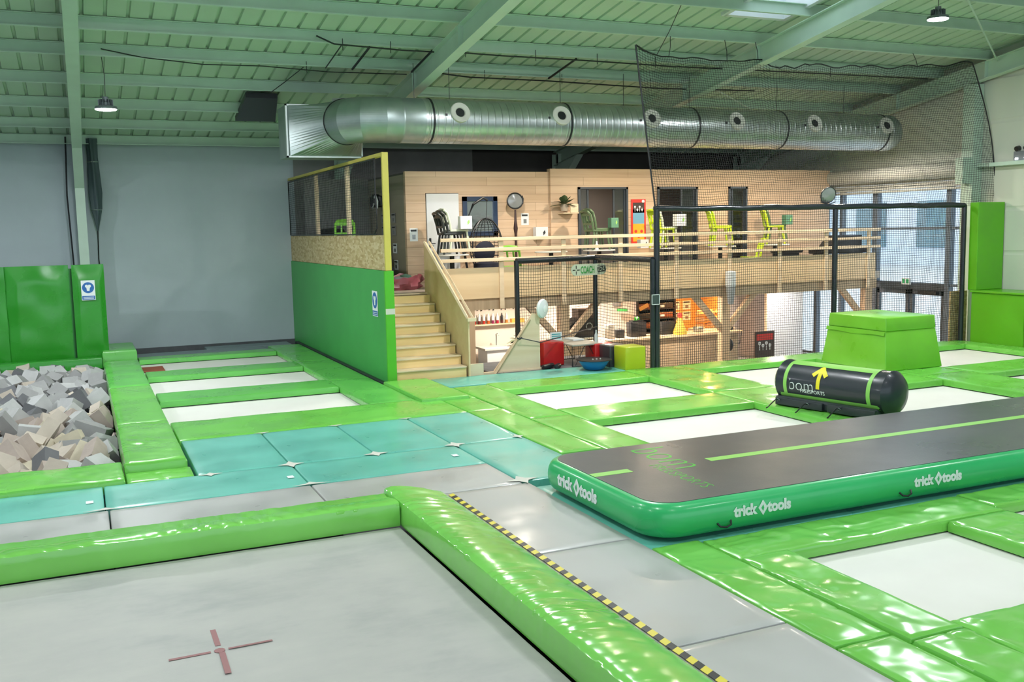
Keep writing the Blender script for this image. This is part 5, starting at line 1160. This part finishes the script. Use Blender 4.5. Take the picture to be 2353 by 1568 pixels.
# net in the yellow frame
t = thing('framed_net', 'black net stretched inside the yellow frame of the divider', 'net', (0, 0, 0))
net(lambda u, v_: (4.84, 16.85+7.75*u, 2.60+1.33*v_), 60, 28, 0.0035, 20, 0.004, 9).build('netting', 'net', t)
MB().tube([(4.84, 16.83, 3.93), (4.84, 16.85, 3.4), (4.84, 16.8, 2.95), (4.84, 16.82, 2.7), (4.84, 17.0, 2.6)], 0.014, 6).build('edge_rope', 'black', t, True)
MB().tube([(4.84, 16.85, 2.6), (4.84, 24.5, 2.6), (4.84, 24.55, 3.9), (4.84, 16.85, 3.92)], 0.012, 6).build('edge_rope', 'black', t, True)
# ================================================================ COACH ZONE FURNITURE
def cube_seat(x, y, mat, lb, s_=0.42, rz=0.0):
    b = MB(); b.box(-s_/2, s_/2, -s_/2, s_/2, 0, s_, 0.025, 3); tag(b.build('cube_seat', mat, None, True, loc=(x, y, -0.018)), lb, 'seat', 'vinyl cube seats around the low table').rotation_euler = (0, 0, rz)
cube_seat(8.28, 17.05, 'red', 'bright red cube seat left of the low table', 0.46, 0.05)
cube_seat(9.18, 16.62, 'red', 'red cube seat right of the low table in the row of three', 0.42)
cube_seat(9.26, 16.19, 'charcoal', 'charcoal cube seat between the red and lime cubes', 0.42)
cube_seat(9.33, 15.72, 'limevinyl', 'lime yellow cube seat in front of the black posts', 0.44)
t = thing('low_table', 'low wood-topped table with thin black metal legs between the cube seats', 'table', (8.78, 16.95, -0.018))
MB().box(-0.28, 0.38, -0.5, 0.65, 0.40, 0.43, 0.004).build('tabletop', varied('grey_oak', (0.42, 0.38, 0.32), 0.1, 8, 0.5), t)
for yy in (-0.46, 0.61):
    b = MB(); b.tube([(-0.26, yy, 0), (-0.26, yy, 0.4), (0.34, yy, 0.4), (0.34, yy, 0), (-0.26, yy, 0)], 0.012, 6); b.tube([(-0.2, yy, 0.02), (0.0, yy, 0.39)], 0.008, 5); b.tube([(0.3, yy, 0.02), (0.1, yy, 0.39)], 0.008, 5)
    b.build('leg_frame', 'black', t)
tag(MB().box(-0.12, 0.12, -0.2, 0.2, 0, 0.025).build('paper_stack', 'print_w', None, loc=(8.95, 17.25, 0.415)), 'white papers lying on the low table', 'papers')
t = thing('table_sign', 'small white and turquoise standing sign on the low table', 'sign', (8.6, 17.35, 0.413))
MB().box(-0.13, 0.13, -0.006, 0.006, 0, 0.16).build('board', 'print_w', t)
b = MB()
for k in range(3): b.box(-0.10, 0.10, -0.009, -0.006, 0.03+k*0.04, 0.05+k*0.04)
b.build('text_line', simple('turq', (0.05, 0.4, 0.42), 0.5), t)
t = thing('spray_bottle', 'clear bottle standing at the corner of the low table', 'bottle', (9.1, 16.6, 0.413))
MB().lathe([(0, 0), (0.035, 0), (0.035, 0.14), (0.015, 0.19), (0.015, 0.24), (0, 0.24)], n=14).build('bottle', simple('clearbottle', (0.5, 0.55, 0.55), 0.15), t, True)
t = thing('balance_bowl', 'blue half-round balance bowl with black rim on the teal mat', 'bowl', (8.68, 15.93, -0.005))
MB().lathe([(0, 0), (0.15, 0.0), (0.19, 0.02), (0.27, 0.13), (0.29, 0.17)], n=36).build('blue_base', 'blue', t, True)
MB().lathe([(0.0, 0.175), (0.30, 0.172), (0.335, 0.18), (0.33, 0.195), (0.0, 0.20)], n=36).build('black_disc', 'black', t, True)
b = MB()
for k in range(3): b.lathe([(0, 0.2), (0.02, 0.2), (0.015, 0.215), (0, 0.22)], (-0.08+0.08*k, -0.1, 0), n=8)
b.build('knob', 'galv', t)
t = thing('shoe_pile', 'black shoes left beside the plywood guard', 'shoes', (7.98, 16.5, -0.015))
for k, (dx, dy) in enumerate(((0, 0), (0.12, 0.1), (0.22, -0.02))):
    MB().lathe([(0, -0.12), (0.045, -0.11), (0.05, 0.0), (0.045, 0.08), (0, 0.12)], (dx, dy, 0.045), (0.9, 0.3+0.3*k, 0), 10).build('shoe', 'black', t, True)
# plywood guard of the stair going down, with rope and disc light
t = thing('stair_guard', 'plywood triangle guard with diagonal handrail beside the stairs going down', 'guard', (7.86, 16.55, -0.1))
MB().poly([(-1.05, 0, 0), (0, 0, 0), (0, 0, 1.12), (-0.15, 0, 1.16), (-0.24, 0, 1.0)], (0, 0.03, 0)).build('board', 'ply2', t)
MB().tube([(-0.22, -0.03, 1.05), (-0.98, -0.03, 0.02)], 0.03, 4).build('handrail', 'timber', t)
for p in ((-0.5, -0.06, 0.72), (-0.88, -0.06, 0.08)): MB().tube([p, (p[0]+0.05, p[1]-0.02, p[2]-0.03), (p[0]+0.1, p[1], p[2])], 0.014, 6).build('hook', 'black', t)
MB().box(-1.6, 0.05, -0.02, 0.05, -0.02, 0.11).build('curb', 'ply2', t)
tag(MB().tube([(7.4, 16.46, 0.62), (7.85, 16.5, 0.50), (8.6, 16.9, 0.55), (9.64, 17.5, 0.62)], 0.010, 6).build('barrier_cord', 'black', None, True), 'black elastic cord stretched from the plywood guard to the black frame', 'cord')
t = thing('disc_fan', 'white round disc standing on the tip of the plywood guard', 'fan', (7.9, 16.5, 1.14))
MB().lathe([(0, 0.06), (0.10, 0.055), (0.17, 0.03), (0.185, 0.0), (0.17, -0.03), (0, -0.05)], (0, 0, 0), (0.55, -0.83, -0.05), 36).build('disc', 'white', t, True)
MB().lathe([(0, 0.066), (0.06, 0.065), (0.07, 0.06)], (0, 0, 0), (0.55, -0.83, -0.05), 24).build('hub', 'print_w', t, True)
MB().tube([(-0.02, 0.03, -0.15), (0, 0.03, 0)], 0.02, 6).build('stem', 'white', t)
# white cylinder lamp on the mezzanine post
t = thing('cylinder_lamp', 'white cylinder lamp with grey shade fixed below the balcony near the middle', 'lamp', (13.68, 18.5, 0.8))
MB().lathe([(0, 0.42), (0.115, 0.42), (0.12, 0.44), (0.12, 0.76), (0, 0.78)], n=28).build('white_cylinder', 'white', t, True)
MB().lathe([(0.03, 0), (0.07, 0.02), (0.10, 0.3), (0.105, 0.42)], n=24).build('grey_shade', simple('shadegrey', (0.32, 0.34, 0.35), 0.4), t, True)
MB().tube([(0, 0.1, 0.6), (0, 0.2, 0.6)], 0.02, 6).build('bracket', 'steel', t)
# ================================================================ CAFE UNDER THE MEZZANINE
simple('cafewall', (0.74, 0.66, 0.58), 0.7); simple('orangewall', (0.80, 0.38, 0.10), 0.6)
struct(MB().box(4.96, 13.2, 21.9, 22.0, -1.0, 1.22).build('wall_cafe', 'cafewall')); struct(MB().box(13.2, 15.6, 22.4, 22.5, -1.0, 1.22).build('wall_cafe', 'orangewall'))
struct(MB().box(15.5, 15.6, 21.4, 22.4, -1.0, 1.22).build('wall_cafe', 'orangewall')); struct(MB().box(15.6, 18.4, 22.0, 22.1, -1.0, 1.22).build('wall_cafe', varied('pale_wood_wall', (0.62, 0.52, 0.44), 0.1, 2, 0.6)))
struct(MB().box(16.55, 17.75, 20.8, 20.9, -1.0, 1.2).build('wall_partition', 'white'))
t = thing('sink_counter', 'white sink counter with tap in the lit corner beside the stairs', 'counter', (8.98, 21.35, -1.0))
MB().box(-0.35, 0.85, -0.28, 0.3, 0, 0.80).build('cabinet', 'white', t); MB().box(-0.42, 0.87, -0.32, 0.32, 0.80, 0.85, 0.005).build('worktop', 'offwhite', t)
MB().lathe([(0.16, 0.852), (0.14, 0.80), (0, 0.79)], (0.1, 0, 0), n=20).build('basin', 'galv', t, True)
MB().tube([(0.1, 0.22, 0.85), (0.1, 0.22, 1.12), (0.1, 0.1, 1.16), (0.1, 0.06, 1.1)], 0.015, 8).build('tap', 'galv', t, True)
t = thing('potted_plant', 'grey-green leafy plant standing beside the sink', 'plant', (9.55, 21.2, -0.15))
MB().lathe([(0, 0), (0.08, 0), (0.10, 0.15), (0, 0.14)], n=14).build('pot', 'black', t, True); leafy(t, 0, 0, 0.12, 22, 0.36, 'leaf2', 9)
tag(MB().box(8.55, 9.9, 21.7, 21.9, 0.33, 0.36).build('bottle_shelf', 'pine'), 'pine shelf carrying the syrup bottles above the sink', 'shelf')
for k in range(8):
    c = [(0.35, 0.03, 0.02), (0.14, 0.02, 0.02), (0.45, 0.04, 0.03), (0.5, 0.12, 0.03), (0.25, 0.03, 0.10), (0.4, 0.02, 0.05), (0.1, 0.03, 0.03), (0.5, 0.22, 0.05)][k]
    t = thing('syrup_bottle', ['dark red', 'almost black', 'bright red', 'orange red', 'purple red', 'crimson', 'dark tall', 'amber'][k]+' syrup bottle on the shelf above the sink', 'bottle', (8.62+k*0.12, 21.8, 0.36), 0, 'syrup bottles above the sink')
    MB().lathe([(0, 0), (0.034, 0), (0.034, 0.08)], n=12).build('filled_base', simple('syrup%d' % k, c, 0.25), t, True)
    MB().lathe([(0.034, 0.08), (0.034, 0.17), (0.014, 0.21), (0.014, 0.25), (0, 0.25)], n=12).build('label_and_neck', 'print_w' if k not in (6,) else 'black', t, True)
for k in range(12): tag(MB().lathe([(0, 0), (0.018, 0), (0.018, 0.05), (0, 0.05)], n=8).build('wall_peg', 'black', None, loc=(8.62+k*0.105, 21.86, 0.70-(k % 3)*0.012)), 'black peg of the row on the wall above the bottles', 'peg', 'row of black wall pegs')
for k, x in enumerate((9.66, 9.84)): tag(MB().box(-0.08, 0.08, -0.06, 0.06, 0, 0.09).build('snack_box', simple('snackorange', (0.8, 0.42, 0.08), 0.5), None, loc=(x, 21.8, 0.36)), 'orange snack box on the bottle shelf, '+['left', 'right'][k], 'box')
t = thing('menu_board', 'black menu board with white lines under the mezzanine', 'sign', (9.1, 21.6, 0.90))
MB().box(-0.36, 0.36, -0.01, 0.01, 0, 0.16).build('board', 'black', t); MB().box(-0.37, 0.37, -0.012, 0.012, -0.03, 0.0).build('ledge', simple('ledgeyellow', (0.7, 0.6, 0.3), 0.5), t)
b = MB()
for k in range(5): b.box(-0.33+k*0.13, -0.24+k*0.13, -0.014, -0.01, 0.09, 0.11); b.box(-0.33+k*0.13, -0.22+k*0.13, -0.014, -0.01, 0.04, 0.06)
b.build('text_line', 'print_w', t)
t = thing('hanging_apron', 'pale apron hanging at the side of the sink corner', 'apron', (8.25, 21.2, -0.5))
MB().grid(lambda u, v_: (-0.12+0.24*u, 0.04*math.sin(u*12), 0.9*v_), 16, 6).build('cloth', 'offwhite', t, True); MB().box(-0.13, 0.13, -0.02, 0.02, 0.9, 0.93).build('hanger', 'black', t)
# bar counter
t = thing('bar_counter', 'long pale slatted wooden bar counter under the mezzanine', 'counter', (12.2, 20.1, -1.0))
MB().box(-1.9, 2.9, 0, 0.5, 0, 0.92).build('front', woodmat('slatted_counter', (0.50, 0.36, 0.22), (0.62, 0.47, 0.31), None, 0.5, 2), t); MB().box(-2.0, 3.0, -0.08, 0.6, 0.92, 0.97, 0.005).build('worktop', 'pine', t)
m = bpy.data.materials['slatted_counter']; wv = N(m, 'ShaderNodeTexWave', wave_type='BANDS', bands_direction='X'); wv.inputs['Scale'].default_value = 5.5
L(m, coords(m), wv.inputs['Vector']); bump(m, wv.outputs[0], 0.8, 0.02)
t = thing('coffee_machine', 'big black coffee machine with round emblem on the bar', 'coffee machine', (10.9, 20.45, -0.03))
MB().poly([(-0.5, 0, 0), (0.3, 0, 0), (0.3, 0, 0.52), (-0.15, 0, 0.52), (-0.5, 0, 0.28)], (0, 0.4, 0)).build('body', 'black', t)
MB().box(-0.15, 0.3, 0.02, 0.35, 0.52, 0.74).build('bean_hopper', simple('hopperbrown', (0.09, 0.06, 0.05), 0.3), t)
MB().lathe([(0.07, 0), (0.09, 0), (0.09, 0.01), (0.07, 0.01)], (0.12, -0.005, 0.32), (0, -1, 0), 24).build('round_emblem', 'galv', t)
MB().lathe([(0, 0), (0.04, 0), (0.04, 0.02), (0, 0.02)], (-0.22, -0.005, 0.40), (0, -1, 0), 16).build('gauge', 'print_w', t); MB().box(-0.45, 0.25, -0.12, 0, 0.03, 0.06).build('drip_tray', 'galv', t)
for k, (x, c, lb, w_, h_) in enumerate(((11.55, 'offwhite', 'pale grinder beside the coffee machine', 0.14, 0.34), (11.8, 'steel', 'dark cup rack beside the coffee machine', 0.2, 0.2), (12.3, 'black', 'black glossy display case in the middle of the bar', 0.42, 0.36), (13.15, 'black', 'black monitor on the bar beside the yellow drop', 0.36, 0.32), (15.0, 'steel', 'dark card terminal near the end of the bar', 0.16, 0.3), (14.1, 'galv', 'small grey box on the bar by the snack shelves', 0.16, 0.13))):
    o = MB(); o.box(-w_/2, w_/2, -0.12, 0.12, 0, h_, 0.012); tag(o.build('bar_appliance', c, None, True, loc=(x, 20.4, -0.03)), lb, 'appliance')
t = thing('yellow_drop', 'yellow cone-shaped figure with red top on the bar beside the black posts', 'figure', (13.42, 20.2, -0.03))
MB().lathe([(0, 0), (0.17, 0.0), (0.18, 0.05), (0.08, 0.3), (0.05, 0.42), (0, 0.44)], n=20).build('body', simple('dropyellow', (0.75, 0.48, 0.06), 0.5), t, True); MB().lathe([(0.05, 0.40), (0.06, 0.46), (0.05, 0.52), (0, 0.54)], n=14).build('top', 'posterred', t, True)
# green herbs on the display case
t = thing('herb_tray', 'tray of green herbs on the black display case', 'plant', (12.3, 20.4, 0.335)); MB().box(-0.15, 0.15, -0.1, 0.1, 0, 0.03).build('tray', 'black', t); leafy(t, 0, 0, 0.02, 30, 0.12, 'limegr', 12)
# snack shelves
simple('traydark', (0.02, 0.02, 0.02), 0.3); simple('traybrown', (0.16, 0.05, 0.02), 0.3)
t = thing('snack_shelf', 'tall black shelf rack with dark snack trays in the orange lit nook', 'shelf', (13.85, 22.1, -1.0))
b = MB(); b.box(-0.65, -0.6, -0.25, 0.25, 0, 2.1); b.box(0.5, 0.55, -0.25, 0.25, 0, 2.1); b.box(-0.12, -0.07, -0.25, 0.25, 0, 2.1); b.box(-0.65, 0.55, 0.22, 0.25, 0, 2.1)
for k in range(8): b.box(-0.65, 0.55, -0.25, 0.25, 0.2+k*0.25, 0.22+k*0.25)
b.build('rack', simple('rackblack', (0.03, 0.018, 0.014), 0.4), t)
for k in range(8): 
    MB().box(-0.58, -0.14, -0.22, 0.15, 0.225+k*0.25, 0.36+k*0.25, 0.01).build('tray', ['traydark', 'traybrown'][k % 2], t)
    MB().box(-0.05, 0.48, -0.22, 0.15, 0.225+k*0.25, 0.36+k*0.25, 0.01).build('tray', ['traybrown', 'traydark'][k % 2], t)
    MB().box(0.08, 0.2, -0.235, -0.22, 0.25+k*0.25, 0.31+k*0.25).build('price_card', 'print_w' if k % 3 else 'snackorange', t)
t = thing('wall_clock_box', 'small white and grey box on the timber post beside the bar', 'box', (12.6, 21.85, 0.6)); MB().box(-0.1, 0.1, -0.05, 0.05, 0, 0.3, 0.01).build('case', 'noticegrey', t); MB().lathe([(0, 0), (0.06, 0), (0, 0.01)], (0, -0.05, 0.2), (0, -1, 0), 16).build('dial', 'print_w', t)
tag(MB().lathe([(0, 0), (0.14, 0), (0.14, 0.06), (0, 0.06)], n=20).build('green_pot_lid', 'panel', None, loc=(12.55, 21.5, 0.5)), 'small green round tray beside the snack shelf', 'tray')
for k in range(9):
    x = 14.55+(k % 3)*0.3; z = -0.03+(k//3)*0.17
    tag(MB().lathe([(0, 0), (0.10, 0.0), (0.13, 0.05), (0.1, 0.13), (0, 0.15)], n=14).build('bread_basket', simple('breadorange', (0.72, 0.36, 0.12), 0.6), None, True, loc=(x, 21.0-(k//3)*0.02, z)), 'orange lit bread roll basket, '+['bottom', 'middle', 'top'][k//3]+' row '+['left', 'centre', 'right'][k % 3], 'basket', 'baskets in the snack nook')
tag(MB().box(14.4, 15.5, 20.75, 21.3, -1.0, -0.03).build('snack_table', 'pine'), 'pine table carrying the bread baskets', 'table')
for k in range(5): notice(14.75+(k % 2)*0.35, 22.39, 0.05+(k//2)*0.3, 0.26, 0.24, 'small card on the orange wall, '+['lower left', 'lower right', 'middle left', 'middle right', 'top left'][k])
t = thing('floor_poster_stand', 'red and black ice cream stand sign beside the post on the ground floor', 'sign', (16.0, 20.2, -1.0)); MB().box(-0.3, 0.3, -0.02, 0.02, 0, 0.88).build('board', 'posterblack', t)
MB().box(-0.26, 0.26, -0.026, -0.02, 0.66, 0.82).build('red_heading', 'posterred', t); b = MB()
for k in range(4): b.lathe([(0, 0), (0.045, 0), (0, 0.004)], (-0.17+k*0.11, -0.022, 0.58-(k % 2)*0.06), (0, -1, 0), 12); b.box(-0.18+k*0.11, -0.16+k*0.11, -0.026, -0.02, 0.40, 0.55)
b.build('white_pictures', 'print_w', t)
t = thing('wall_mirror_arm', 'black oval shape on a thin arm by the right-hand timber post', 'lamp', (14.2, 19.2, -0.25)); MB().lathe([(0, -0.15), (0.05, -0.1), (0.07, 0), (0.05, 0.1), (0, 0.15)], n=14).build('oval', 'black', t, True); MB().tube([(0.05, 0, 0.05), (0.35, 0.1, 0.0), (0.4, 0.1, 0.3)], 0.01, 6).build('arm', 'black', t)
# bicycle behind the block
t = thing('bicycle', 'black bicycle leaning near the entrance behind the vaulting block', 'bicycle', (16.6, 18.2, -1.0), 0.5)
for wx in (-0.5, 0.5):
    MB().tube([(wx+0.33*math.cos(a), 0, 0.34+0.33*math.sin(a)) for a in [2*math.pi*k/28 for k in range(29)]], 0.02, 6, False).build('wheel', 'black', t, True)
MB().tube([(-0.5, 0, 0.34), (-0.15, 0, 0.32), (-0.3, 0, 0.85), (0.35, 0, 0.85), (-0.15, 0, 0.32)], 0.018, 6).build('frame', 'black', t, True)
MB().tube([(0.5, 0, 0.34), (0.35, 0, 0.85), (0.33, 0, 1.02)], 0.018, 6).build('fork', 'black', t, True); MB().tube([(0.3, -0.28, 1.06), (0.38, -0.1, 1.02), (0.38, 0.1, 1.02), (0.3, 0.28, 1.06)], 0.016, 6).build('handlebar', 'black', t, True)
MB().box(-0.42, -0.2, -0.06, 0.06, 0.9, 0.95, 0.02).build('saddle', 'black', t, True)
